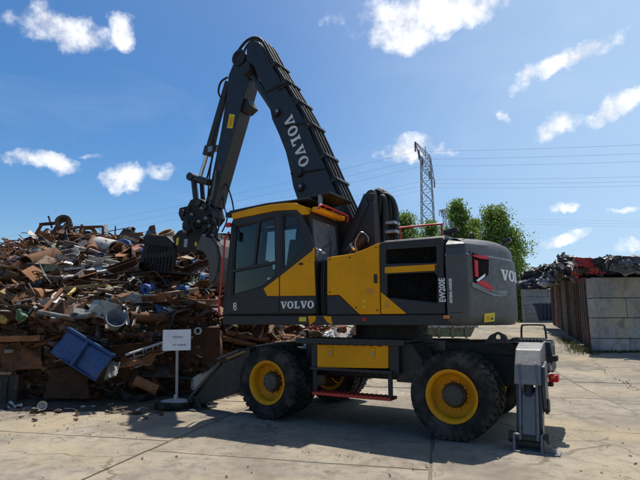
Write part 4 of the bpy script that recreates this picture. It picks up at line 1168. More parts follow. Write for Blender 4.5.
# roller blind / guard bars seen through the front glass
for i in range(7):
    yy = .48 + i * .105
    mpart(MB().tube([(front_x(1.62) + .035, yy, 1.62), (front_x(2.98) + .035, yy, 2.98)], .010, 6), 'guard_bar', M_steel, 0, 50, CAB)
# seat
s_ = MB(); SX = .27; s_.box((2.42 + SX, .80, 1.98), (.52, .50, .14), (0, -.06, 0)); s_.box((2.20 + SX, .80, 2.34), (.15, .50, .66), (0, -.16, 0)); s_.box((2.13 + SX, .80, 2.76), (.12, .27, .20), (0, -.12, 0))
s_.box((2.42 + SX, .80, 1.75), (.34, .34, .36)); s_.box((2.45 + SX, 1.06, 2.14), (.40, .09, .10)); s_.box((2.45 + SX, .54, 2.14), (.40, .09, .10))
mpart(s_, 'seat', M_seat, .04, 0, CAB, 3)
cn = MB(); cn.box((2.86, 1.06, 2.23), (.10, .08, .18)); cn.cyl((3.05, .80, 1.56), (2.92, .80, 2.18), .05, n=12)
cn.lathe([(.165, -.012), (.185, 0), (.165, .012)], (2.9, .80, 2.22), 'z', 20); cn.box((2.9, .8, 2.215), (.05, .34, .02)); cn.box((3.35, .50, 2.35), (.05, .16, .20)); cn.box((3.40, .47, 1.95), (.10, .10, .8))
mpart(cn, 'console', M_interior, .006, 0, CAB)
mpart(MB().box((2.30, 1.06, 2.28), (.05, .03, .04)), 'belt_buckle', M_red, .004, 0, CAB)
# front hand rails and mirror
gr = MB(); gr.tube([(3.566, 1.300, 2.744), (3.590, 1.310, 2.258), (3.632, 1.310, 1.749), (3.651, 1.290, 1.545), (3.623, 1.250, 1.514)], .017, 8, smooth=3); gr.tube([(3.566, 1.300, 2.744), (3.537, 1.240, 2.850)], .017, 8); mpart(gr, 'hand_rail', M_red, 0, 50, CAB)
mr = MB(); q = (3.501, 1.300, 2.952); mr.box(q, (.09, .05, .07)); mpart(mr, 'marker_lamp', M_redlens, .01, 0, CAB)
mr = MB(); q = (3.355, 1.280, 2.762); mr.box(q, (.03, .08, .15)); mr.tube([q, (3.438, 1.240, 3.005)], .012, 6); mpart(mr, 'mirror', M_black, .012, 0, CAB)
mr = MB(); q = (3.604, 1.150, 3.156); mr.box(q, (.12, .10, .08)); mpart(mr, 'work_lamp', M_black, .01, 0, CAB)

# ---------------------------------------------------------------- boom tower
TW = [(2.035, 2.427), (1.520, 3.435), (1.467, 3.480), (1.397, 3.487), (1.337, 3.444), (1.314, 3.335), (1.270, 2.566), (1.299, 2.381)]
tw = MB(); tw.xz(TW, .27, .33); tw.xz(TW, -.40, -.34)
tower = mpart(tw, 'boom_tower', M_boom, .012)
fl_ = MB(); fl_.quad3([(TW[0][0], .266, TW[0][1]), (TW[1][0], .266, TW[1][1]), (TW[1][0], -.336, TW[1][1]), (TW[0][0], -.336, TW[0][1])], (.05, 0, .02)); mpart(fl_, 'front_plate', M_boom, .004, 0, tower)
a = (1.367, 0.340, 3.437); b = (1.299, 0.340, 2.583)
mpart(MB().quad3([(1.375, 0.335, 3.439), (1.320, 0.335, 3.400), (1.277, 0.335, 2.550), (1.354, 0.335, 2.556)], (0, .012, 0)), 'edge_rib', M_cw, .003, 0, tower)
q = (1.417, 0.330, 3.364); mpart(MB().cyl((q[0], -.43, q[2]), (q[0], .36, q[2]), .06, n=18), 'pin', M_black, .006, 40, tower)
# slanted web rib and small plates
mpart(MB().quad3([(1.959, 0.335, 2.471), (1.859, 0.335, 2.464), (1.451, 0.335, 3.253), (1.498, 0.335, 3.373)], (0, .02, 0)), 'web_rib', M_boom, .004, 0, tower)
# lift cylinder foot
cy = MB(); cy.cyl((1.733, 0.460, 2.473), (1.479, 0.460, 2.722), .085, n=18); cyo = mpart(cy, 'lift_cylinder', M_black, .006, 40)
cl = MB(); cl.cyl((1.670, 0.460, 2.540), (1.642, 0.460, 2.566), .093, n=18); mpart(cl, 'clamp', M_silver, 0, 40, cyo)
cl = MB(); cl.tube([(1.562, 0.560, 2.496), (1.585, 0.580, 2.604), (1.481, 0.580, 2.767), (1.365, 0.580, 2.679), (1.375, 0.560, 2.606)], .010, 6, smooth=3); mpart(cl, 'hose', M_steel, 0, 50, cyo)
# hose loops over the tower
hs = [((376.5, 212), (375.5, 192), (381.5, 193.5), (386, 206), (387.5, 242)), ((377, 206), (377, 190.5), (384, 193), (389, 207), (390, 242)), ((378, 203), (379, 191), (388, 195), (392.5, 210), (393, 242)), ((380, 207), (384, 194), (392, 198), (395.5, 212), (396, 242)), ((379, 215), (381, 197), (384.5, 199), (385, 215), (384.5, 243))]
HOSES = [[(1.384, 0.200, 3.109), (1.395, 0.200, 3.464), (1.291, 0.200, 3.426), (1.219, 0.200, 3.188), (1.206, 0.200, 2.626)],
         [(1.417, 0.100, 3.231), (1.411, 0.100, 3.514), (1.290, 0.100, 3.456), (1.209, 0.100, 3.207), (1.205, 0.100, 2.639)],
         [(1.442, 0.000, 3.304), (1.419, 0.000, 3.529), (1.262, 0.000, 3.441), (1.190, 0.000, 3.191), (1.195, 0.000, 2.652)],
         [(1.356, 0.120, 3.203), (1.282, 0.120, 3.426), (1.146, 0.120, 3.343), (1.092, 0.120, 3.125), (1.097, 0.120, 2.628)],
         [(1.324, 0.240, 3.063), (1.284, 0.240, 3.351), (1.225, 0.240, 3.311), (1.222, 0.240, 3.052), (1.240, 0.240, 2.623)],
         [(1.417, -0.100, 3.168), (1.339, -0.100, 3.448), (1.201, -0.100, 3.329), (1.155, -0.100, 3.074), (1.157, -0.100, 2.662)]]
for h_ in HOSES: mpart(MB().tube(h_, .040, 10, smooth=6), 'hose', M_rub, 0, 60, tower)
for v_ in ((1.133, 0.300, 2.936), (1.119, 0.300, 2.793)):
    mpart(MB().box((v_[0] + .02, .15, v_[2]), (.20, .24, .05)), 'hose_clamp', M_steel, .006, 0, tower)

# ---------------------------------------------------------------- boom
BT = [(3.936, 6.884), (3.824, 6.829), (3.736, 6.686), (3.489, 6.222), (3.229, 5.790), (2.958, 5.332), (2.687, 4.836), (2.409, 4.223), (2.203, 3.761), (1.986, 3.293), (1.805, 2.921), (1.577, 2.606)]
BB = [(1.939, 2.370), (2.275, 2.676), (2.588, 3.029), (2.856, 3.430), (2.994, 3.793), (3.053, 4.079), (3.155, 4.453), (3.316, 4.827), (3.473, 5.143), (3.607, 5.703), (3.793, 6.035), (3.959, 6.350), (4.126, 6.565), (4.120, 6.778), (4.048, 6.864)]
BOOM = mpart(MB().xz(BT + BB, -.24, .20), 'boom', M_boom, .018)
def offset_path(path, y, off):
    out = []
    for i, p in enumerate(path):
        a = Vector(path[max(0, i - 1)]); b = Vector(path[min(len(path) - 1, i + 1)]); t = (b - a).normalized(); n = Vector((t.y, -t.x))
        if n.x > 0: n = -n
        out.append((p[0] + n.x * off, y, p[1] + n.y * off))
    return out
for i, yy in enumerate((.16, .09, .02, -.05, -.12, -.19)):
    pth = offset_path(BT[1:], yy, .055 + .022 * (i % 2)); mpart(MB().tube(pth, .026 if i % 2 else .032, 8, smooth=2), 'hose', M_rub, 0, 60, BOOM)
for i in (3, 4, 5, 6, 7, 8):
    pth = offset_path(BT, 0, .06)
    p = pth[i]; t = Vector(BT[i + 1]) - Vector(BT[i - 1]); ang = math.atan2(t.y, t.x)
    mpart(MB().box((p[0], -.015, p[2]), (.06, .47, .13), (0, -ang, 0)), 'hose_clamp', M_boom, .008, 0, BOOM)
# clamps and pipes across the near side face
def cross(u0, u1, name='pipe'): return mpart(MB().tube([u0, u1], .018, 8), name, M_rub, 0, 50, BOOM)
cross((3.334, 0.210, 5.692), (3.143, 0.210, 5.755)); cross((3.159, 0.220, 4.944), (2.734, 0.210, 4.927)); cross((3.017, 0.220, 4.022), (2.324, 0.210, 4.008)); cross((3.612, 0.210, 5.720), (3.222, 0.210, 5.794))
cross((2.734, 0.210, 4.927), (2.650, 0.210, 4.853))
for q in ((3.372, 0.210, 5.255), (2.854, 0.210, 4.018), (2.831, 0.210, 3.750)):
    mpart(MB().cyl((q[0], .20, q[2]), (q[0], .265, q[2]), .085, n=16), 'pivot_boss', M_black, .01, 40, BOOM)
q = (3.307, 0.270, 5.248); mpart(MB().cyl((q[0], .266, q[2]), (q[0], .285, q[2]), .035, n=12), 'pin_cap', M_steel, .004, 40, BOOM)
q = (2.793, 0.270, 3.749); mpart(MB().cyl((q[0], .266, q[2]), (q[0], .28, q[2]), .028, n=12), 'pin_cap', M_steel, .004, 40, BOOM)
# lettering down the boom
b0 = Vector((3.148, 5.094)); b1 = Vector((2.773, 4.118)); bw = (2.923, 5.065)
t_ = (b1 - b0); Ln = t_.length; t_.normalize(); n_ = Vector((-t_.y, t_.x))
if n_.x > 0: n_ = -n_
bh = .20; tot = 5 * .98 + 4 * .26
def boom_map(a, b, k):
    p = b0 + t_ * (a / tot * Ln) + n_ * (b * bh - .06); return (p.x, .2005 + .006 * k, p.y)
wb_ = MB(); word_volvo(wb_, boom_map, w=.98, gap=.26); mpart(wb_, 'lettering', M_white, 0, 0, BOOM)
# stick cylinder below the boom
sc = MB(); sc.cyl((3.414, 0.120, 5.308), (3.864, 0.120, 5.984), .085, n=18); sco = mpart(sc, 'stick_cylinder', M_boom, .008, 40)
sr = MB(); sr.cyl((3.864, 0.120, 5.984), (4.095, 0.120, 6.317), .055, n=14); mpart(sr, 'rod', M_boom, 0, 40, sco)
q = (4.082, 0.120, 6.293); mpart(MB().cyl((q[0], -.05, q[2]), (q[0], .29, q[2]), .115, n=18), 'rod_eye', M_black, .01, 40, sco)

# ---------------------------------------------------------------- stick
SK = [(4.499, 6.839), (4.421, 6.861), (4.238, 6.775), (4.119, 6.612), (4.086, 6.346), (4.165, 6.047), (4.407, 5.303), (4.650, 4.599), (4.846, 4.011), (4.936, 3.676), (5.136, 3.699), (5.155, 3.825), (5.048, 4.101), (4.806, 5.236), (4.701, 5.899), (4.653, 6.388), (4.543, 6.599)]
STK = mpart(MB().xz(SK, -.24, .10), 'stick', M_boom, .014)
q = (4.376, 0.100, 6.684)
mpart(MB().lathe([(.17, .10), (.17, .135), (.11, .14), (.10, .12), (.001, .12)], (q[0], 0, q[2]), 'y', 24), 'pivot_boss', M_black, 0, 40, STK)
mpart(MB().box(((4.254, 0.100, 5.668)[0], -.09, (4.254, 0.100, 5.668)[2]), (.20, .28, .22), (0, .5, 0)), 'valve_block', M_black, .02, 0, STK)
decal('warning_label', [(4.595, 5.532), (4.452, 5.491), (4.506, 5.208), (4.649, 5.247)], .1005, M_label, STK, .003)
decal('label_print', [(4.566, 5.461), (4.498, 5.442), (4.533, 5.264), (4.595, 5.281)], .104, M_yel, STK, .002)
decal('label_print', [(4.827, 4.483), (4.785, 4.472), (4.798, 4.406), (4.840, 4.417)], .1005, M_redlens, STK, .003)
# grab cylinder on the front of the stick
gc = MB(); gc.cyl((4.718, 0.020, 6.286), (5.199, 0.020, 4.886), .075, n=18); gc.cyl((5.176, 0.020, 4.979), (5.235, 0.020, 4.785), .10, n=18); gco = mpart(gc, 'grab_cylinder', M_boom, .008, 40)
mpart(MB().cyl((5.229, 0.020, 4.827), (5.395, 0.020, 4.381), .042, n=14), 'rod', M_chrome, 0, 40, gco)
mpart(MB().box((5.013, 0.060, 4.884), (.26, .10, .12)), 'clamp', M_steel, .01, 0, gco)
def hose(pts, r=.018, par=None, mat=None): return mpart(MB().tube(pts, r, 8, smooth=6), 'hose', mat or M_rub, 0, 60, par or STK)
hose([(4.504, 0.000, 6.902), (4.403, 0.000, 7.006), (4.250, 0.000, 7.093), (4.061, -0.020, 7.101), (3.904, -0.050, 6.971), (3.761, -0.100, 6.651)], .03, BOOM)
hose([(4.329, 0.050, 6.783), (4.231, 0.050, 6.930), (4.104, 0.020, 7.028), (3.932, -0.020, 6.975)], .024, BOOM)
hose([(4.683, 0.080, 6.360), (4.831, 0.120, 6.271), (4.890, 0.120, 6.066), (4.825, 0.080, 5.915)], .022)
hose([(4.733, 0.120, 5.812), (4.944, 0.120, 5.150), (4.994, 0.130, 4.669), (5.132, 0.130, 4.189)], .018)
hose([(4.768, 0.130, 5.602), (4.948, 0.130, 4.830), (5.015, 0.150, 4.374), (5.073, 0.120, 3.893)], .016)
hose([(4.867, 0.140, 4.396), (4.909, 0.160, 3.986), (5.019, 0.140, 3.698), (5.117, 0.140, 3.525)], .018, None, paint('hose_tan', (.16, .12, .07), .6, .2))
hose([(4.863, -0.100, 4.291), (4.693, -0.100, 3.954), (4.606, -0.100, 3.698), (4.532, -0.050, 3.497)], .016); hose([(4.910, -0.100, 4.150), (4.840, -0.100, 3.725), (4.707, -0.050, 3.415), (4.826, -0.050, 3.164)], .014)
# linkage
lk = MB(); lk.cyl((5.539, 0.100, 4.354), (5.065, 0.100, 4.176), .075, n=14); lk.cyl((5.510, 0.100, 4.335), (5.397, 0.100, 3.771), .06, n=12); lk.cyl((5.479, -0.100, 4.359), (5.414, -0.100, 3.899), .05, n=12)
lk.cyl((Vector((5.539, 0.100, 4.354)) + Vector((0, .10, 0))), (Vector((5.539, 0.100, 4.354)) + Vector((0, -.30, 0))), .085, n=16)
mpart(lk, 'linkage', M_boom, .006, 40)

# ---------------------------------------------------------------- grab
cb = MB(); cb.xz([(5.803, 3.589), (5.782, 3.712), (5.559, 3.728), (5.482, 3.844), (5.320, 3.876), (5.100, 3.777), (4.988, 3.662), (4.900, 3.451), (5.025, 3.323), (5.709, 3.433)], -.24, .20)
GRAB = mpart(cb, 'grab', M_grab, .02)
for y_ in (.21, -.25):
    for q in ((5.662, 0.200, 3.594), (5.067, 0.200, 3.651), (5.232, 0.200, 3.752)):
        mpart(MB().cyl((q[0], y_, q[2]), (q[0], y_ + .035, q[2]), .07, n=14), 'pin', M_black, .006, 40, GRAB)
q = (5.401, 0.000, 3.332); mpart(MB().lathe([(.30, -.10), (.33, -.06), (.33, .05), (.26, .10), (.001, .10)], (q[0], 0, q[2]), 'z', 28), 'rotator', M_grab, 0, 40, GRAB)
decal('warning_label', [(5.316, 3.813), (5.207, 3.794), (5.217, 3.719), (5.318, 3.741)], .2005, M_label, GRAB, .003)
for q in ((4.936, 0.220, 3.491), (4.869, 0.200, 3.328), (4.926, 0.300, 3.198), (4.880, 0.150, 3.138), (5.328, 0.320, 3.212)):
    mpart(MB().box(q, (.13, .12, .12), (.3, .5, .2)), 'valve_block', M_grab, .02, 0, GRAB)
for hp in ([(5.095, 0.220, 3.528), (4.857, 0.300, 3.368), (4.862, 0.340, 3.185), (5.025, 0.300, 3.108)], [(5.031, 0.200, 3.465), (4.744, 0.280, 3.301), (4.667, 0.300, 3.096), (4.813, 0.300, 2.992)], [(5.247, 0.250, 3.418), (5.239, 0.360, 3.277), (5.125, 0.360, 3.128)]):
    mpart(MB().tube(hp, .022, 8, smooth=5), 'hose', M_rub, 0, 60, GRAB)
mpart(MB().xz([(5.836, 3.078), (5.676, 3.207), (5.458, 3.238), (4.796, 3.166), (4.611, 2.956), (4.651, 2.748), (5.164, 2.765), (5.649, 2.779)], .22, .30), 'side_plate', M_grab, .012, 0, GRAB)
mpart(MB().xz([(5.836, 3.078), (5.676, 3.207), (5.458, 3.238), (4.796, 3.166), (4.611, 2.956), (4.651, 2.748), (5.164, 2.765), (5.649, 2.779)], -.34, -.26), 'side_plate', M_grab, .012, 0, GRAB)
mpart(MB().xz([(5.721, 3.048), (5.508, 3.171), (4.819, 3.110), (4.708, 2.906), (5.601, 2.896)], -.26, .22), 'cross_beam', M_grab, .012, 0, GRAB)
for pts in ([(5.486, 3.028), (5.391, 3.020), (5.403, 2.861), (5.496, 2.868)],):
    decal('label_plate', pts, .3005, M_steel, GRAB, .004)
decal('label_print', [(5.708, 3.057), (5.640, 3.082), (5.652, 2.920), (5.714, 2.925)], .3005, M_label, GRAB, .003)
decal('label_print', [(5.200, 2.945), (5.147, 2.941), (5.148, 2.862), (5.201, 2.866)], .3005, M_label, GRAB, .003)
mpart(MB().box((4.968, 0.310, 2.945), (.08, .02, .26), (0, -.1, 0)), 'wear_strip', M_steel, .004, 0, GRAB)
for q in ((5.089, 0.230, 3.607), (4.908, 0.300, 3.374), (5.050, 0.340, 3.322), (4.798, 0.300, 3.205), (5.443, 0.310, 3.164), (4.705, 0.310, 3.020), (5.362, 0.220, 3.517)):
    mpart(MB().cyl(q, (q[0] + .03, q[1] + .05, q[2] + .02), .032, n=8), 'hose_fitting', M_steel, .003, 40, GRAB)
for hp in ([(4.990, 0.200, 3.702), (4.758, 0.300, 3.457), (4.743, 0.360, 3.210), (4.914, 0.330, 2.996)], [(5.475, 0.200, 3.719), (5.473, 0.300, 3.493), (5.345, 0.360, 3.268), (5.428, 0.320, 3.081)], [(4.988, 0.150, 3.794), (4.723, 0.200, 3.511), (4.614, 0.280, 3.211), (4.710, 0.300, 2.945)]):
    mpart(MB().tube(hp, .017, 8, smooth=5), 'hose', M_rub, 0, 60, GRAB)
# closed-side jaw: a curved shell with thick side cheeks
JR = [(4.944, 3.042), (4.711, 2.964), (4.567, 2.799), (4.497, 2.586), (4.512, 2.361), (4.589, 2.158), (4.685, 2.096), (4.730, 2.164), (4.716, 2.409), (4.770, 2.603), (4.903, 2.737), (5.086, 2.779)]
JO = JR[1:7]; JI = [JR[11], JR[10], JR[9], JR[8], JR[7]]
M_jaw = paint('jaw_worn_steel', (.085, .075, .068), .45, .4, (.16, .11, .08), chip=(.22, .20, .19), scale=1.6)
jr = mpart(MB().xz(JR, .28, .40), 'jaw', M_jaw, .012, 0, GRAB)
mpart(MB().xz(JR, -.42, -.32), 'jaw', M_jaw, .012, 0, GRAB)
shl = MB(); shl.loft([[(p[0], -.36, p[1]) for p in JO], [(p[0], .36, p[1]) for p in JO]], cap=False, closed=False)
so = mpart(shl, 'jaw_shell', M_jaw, 0, 0, GRAB); sm = so.modifiers.new('s', 'SOLIDIFY'); sm.thickness = .04
for y_ in (-.2, 0, .2): mpart(MB().xz(JR[2:10], y_ - .03, y_ + .03), 'tine', M_jaw, .006, 0, GRAB)
# opened jaw on the left: slotted grid facing the viewer
JL = [(6.806, 3.198), (6.654, 3.229), (6.110, 3.161), (5.898, 3.007), (5.944, 2.616), (6.044, 2.394), (6.901, 2.446), (6.988, 2.547)]
slots = []
for i in range(7):
    u0 = Vector((6.696, 2.983)).lerp(Vector((6.099, 3.002)), i / 6.6); dn = Vector((.012, -.155))
    slots.append([tuple(u0), (u0.x - .048, u0.y + .006), (u0.x - .048 + dn.x * 3, u0.y + dn.y), (u0.x + dn.x * 3, u0.y + dn.y)])
jl = mpart(MB().xz(JL, .05, .13, slots), 'jaw', M_grab, .008, 0, GRAB)
for i in range(9):
    a = Vector((6.873, 2.487)).lerp(Vector((6.061, 2.426)), i / 8); b = Vector((6.801, 2.753)).lerp(Vector((6.023, 2.724)), i / 8)
    bar(a, b, .040, .132, .155, 'tooth_bar', M_grab, GRAB)
mpart(MB().xz([JL[0], JL[1], JL[2], JL[3], (JL[3][0], JL[3][1] - .12), (JL[0][0], JL[0][1] - .14)], .13, .20), 'jaw_beam', M_grab, .01, 0, GRAB)
shl = MB(); shl.loft([[(p[0], .06, p[1]) for p in (JL[0], JL[7], JL[6], JL[5])], [(p[0] - .05, -.6, p[1]) for p in (JL[0], JL[7], JL[6], JL[5])]], cap=False, closed=False)
so = mpart(shl, 'jaw_shell', M_grab, 0, 0, GRAB); sm = so.modifiers.new('s', 'SOLIDIFY'); sm.thickness = .04
bar((5.898, 3.007), (6.795, 2.666), .07, -.08, .04, 'jaw_arm', M_grab, GRAB)

# ================================================================== scrap heap
def frame(a, b, roll=0.0):
    a, b = Vector(a), Vector(b); x = (b - a).normalized()
    up = Vector((0, 0, 1)) if abs(x.z) < .95 else Vector((0, 1, 0))
    y = up.cross(x).normalized(); z = x.cross(y)
    m = Matrix((x, y, z)).transposed() @ Matrix.Rotation(roll, 3, 'X')
    return m, (b - a).length
def place(o, a, m):
    o.matrix_world = Matrix.Translation(Vector(a)) @ m.to_4x4(); return o
def hollow(L_, r, wall=.12, n=20, dent=0.0, seed=0):
    rr = random.Random(seed); ph = rr.random() * 6
    mb = MB(); rings = []
    st = [0, .02] + [i / 8 for i in range(1, 8)] + [.98, 1]
    def ring(t, rad):
        out = []
        for k in range(n):
            a = 2 * math.pi * k / n
            q = rad * (1 + dent * (math.sin(2 * a + ph + 4 * t) * .5 + .5 * math.sin(3 * a + 9 * t)))
            out.append(Vector((t * L_, math.cos(a) * q, math.sin(a) * q)))
        return out
    rings = [ring(t, r) for t in st] + [ring(t, r * (1 - wall)) for t in reversed(st)]
    mb.loft(rings + [rings[0]], cap=False); return mb
def scrap_tag(o, label, cat): return tag(o, label, cat, 'pieces of scrap in the heap')
def s_pipe(label, a, b, r, mat, wall=.12, dent=.03, flange=None, name='scrap_pipe', seed=1):
    m, L_ = frame(a, b); root = hollow(L_, r, wall, 22, dent, seed).build(name, mat, None, 0, 40)
    place(root, a, m); scrap_tag(root, label, 'pipe')
    if flange:
        for x in flange:
            f = MB().lathe([(r * .86, -.02), (r * 1.55, -.02), (r * 1.55, .02), (r * .86, .02)], (x * L_, 0, 0), 'x', 22, closed=True).build('flange', mat, root, .004)
            for i in range(8):
                an = i * math.pi / 4; MB().cyl((x * L_ - .03, math.cos(an) * r * 1.28, math.sin(an) * r * 1.28), (x * L_ + .03, math.cos(an) * r * 1.28, math.sin(an) * r * 1.28), r * .12, n=6).build('bolt', mat, root)
    return root
def s_beam(label, a, b, w, h, mat, sec='I', name='scrap_beam', roll=0.0, cat='beam', bend=0.0):
    t = min(w, h) * .14
    S = {'I': [(-w, -h), (w, -h), (w, -h + t), (t / 2, -h + t), (t / 2, h - t), (w, h - t), (w, h), (-w, h), (-w, h - t), (-t / 2, h - t), (-t / 2, -h + t), (-w, -h + t)],
         'U': [(-w, -h), (w, -h), (w, h), (w - t, h), (w - t, -h + t), (-w + t, -h + t), (-w + t, h), (-w, h)],
         'L': [(-w, -h), (w, -h), (w, -h + t), (-w + t, -h + t), (-w + t, h), (-w, h)],
         'B': [(-w, -h), (w, -h), (w, h), (-w, h)]}[sec]
    S = [(p[0] / 2, p[1] / 2) for p in S]
    m, L_ = frame(a, b, roll); mb = MB(); n = 6 if bend else 1
    rings = [[(L_ * i / n, p[0], p[1] + bend * math.sin(math.pi * i / n)) for p in S] for i in range(n + 1)]
    k = len(S); vs = [p for r_ in rings for p in r_]; fs = []
    for i in range(n):
        for j in range(k): fs.append((i * k + j, i * k + (j + 1) % k, (i + 1) * k + (j + 1) % k, (i + 1) * k + j))
    tr = tessellate_polygon([[Vector((p[0], p[1], 0)) for p in S]])
    fs += [tuple(t_) for t_ in tr] + [tuple(n * k + q for q in reversed(t_)) for t_ in tr]
    o = mb.add(vs, fs).build(name, mat, None, .006); place(o, a, m); scrap_tag(o, label, cat); return o
def s_sheet(label, p00, p10, p11, p01, mat, amp=.05, seed=1, thick=.018, name='scrap_sheet', corr=0, cat='sheet'):
    rr = random.Random(seed); n = 12; P = [Vector(p) for p in (p00, p10, p11, p01)]
    nrm = (P[1] - P[0]).cross(P[3] - P[0]).normalized(); ph = [rr.random() * 6.28 for _ in range(6)]; vs = []
    c0 = sum(P, Vector()) / 4
    for j in range(n + 1):
        for i in range((n * (4 if corr else 1)) + 1):
            u = i / (n * (4 if corr else 1)); v = j / n
            p = P[0].lerp(P[1], u).lerp(P[3].lerp(P[2], u), v)
            d = amp * (math.sin(5 * u + ph[0]) * math.sin(4 * v + ph[1]) + .5 * math.sin(11 * u + 7 * v + ph[2]) + .35 * abs(math.sin(9 * v - 6 * u + ph[3])))
            if corr: d += .022 * math.sin(u * 2 * math.pi * corr)
            if (i in (0, n) or j in (0, n)) and not corr: p = p + (P[1] - P[0]) * rr.gauss(0, .012) + (P[3] - P[0]) * rr.gauss(0, .012)
            vs.append(p + nrm * d - c0)
    w = (n * (4 if corr else 1)) + 1
    fs = [(j * w + i, j * w + i + 1, (j + 1) * w + i + 1, (j + 1) * w + i) for j in range(n) for i in range(w - 1)]
    o = MB().add(vs, fs).build(name, mat); o.location = c0
    s = o.modifiers.new('thickness', 'SOLIDIFY'); s.thickness = thick; s.offset = 0
    scrap_tag(o, label, cat); return o
def s_ring(label, c, r, t, mat, nrm=(0, -1, .2), w=.1, name='scrap_ring', cat='ring'):
    o = MB().lathe([(r, -w / 2), (r, w / 2), (r - t, w / 2), (r - t, -w / 2)], (0, 0, 0), 'z', 28, closed=True).build(name, mat, None, .006, 35)
    o.location = c; o.rotation_euler = Vector(nrm).to_track_quat('Z', 'Y').to_euler(); scrap_tag(o, label, cat); return o
def s_tyre(label, c, r, nrm, mat=None):
    k = r / .53
    root = bpy.data.objects.new('old_tyre', TY); col.objects.link(root); root.location = c; root.scale = (k, k, k)
    root.rotation_euler = (Vector(nrm).to_track_quat('Y', 'Z')).to_euler(); tag(root, label, 'tyre', 'old tyres at the foot of the heap'); return root
def s_box(label, c, dims, rot, mat, name='scrap_box', open_top=True, cat='box', ribs=0, ribmat=None, endmat=None):
    root = empty(name, c); root.rotation_euler = rot; scrap_tag(root, label, cat)
    x, y, z = dims; t = .03
    MB().span((-x / 2, -y / 2, 0), (x / 2, -y / 2 + t, z)).build('side', mat, root, .006)
    MB().span((-x / 2, y / 2 - t, 0), (x / 2, y / 2, z)).build('side', mat, root, .006)
    MB().span((-x / 2, -y / 2 + t + .002, 0), (-x / 2 + t, y / 2 - t - .002, z)).build('end', endmat or mat, root, .006)
    MB().span((x / 2 - t, -y / 2 + t + .002, 0), (x / 2, y / 2 - t - .002, z)).build('end', endmat or mat, root, .006)
    MB().span((-x / 2 + t, -y / 2 + t, 0.002), (x / 2 - t, y / 2 - t, t)).build('bottom', mat, root)
    if not open_top: MB().span((-x / 2 - .01, -y / 2 - .01, z + .001), (x / 2 + .01, y / 2 + .01, z + .02)).build('lid', mat, root, .004)
    for i in range(ribs):
        q = -x / 2 + x * (i + .5) / ribs; MB().span((q - .03, -y / 2 - .035, .02), (q + .03, -y / 2 - .002, z - .02)).build('rib', ribmat or mat, root, .008)
    return root
V = Vector

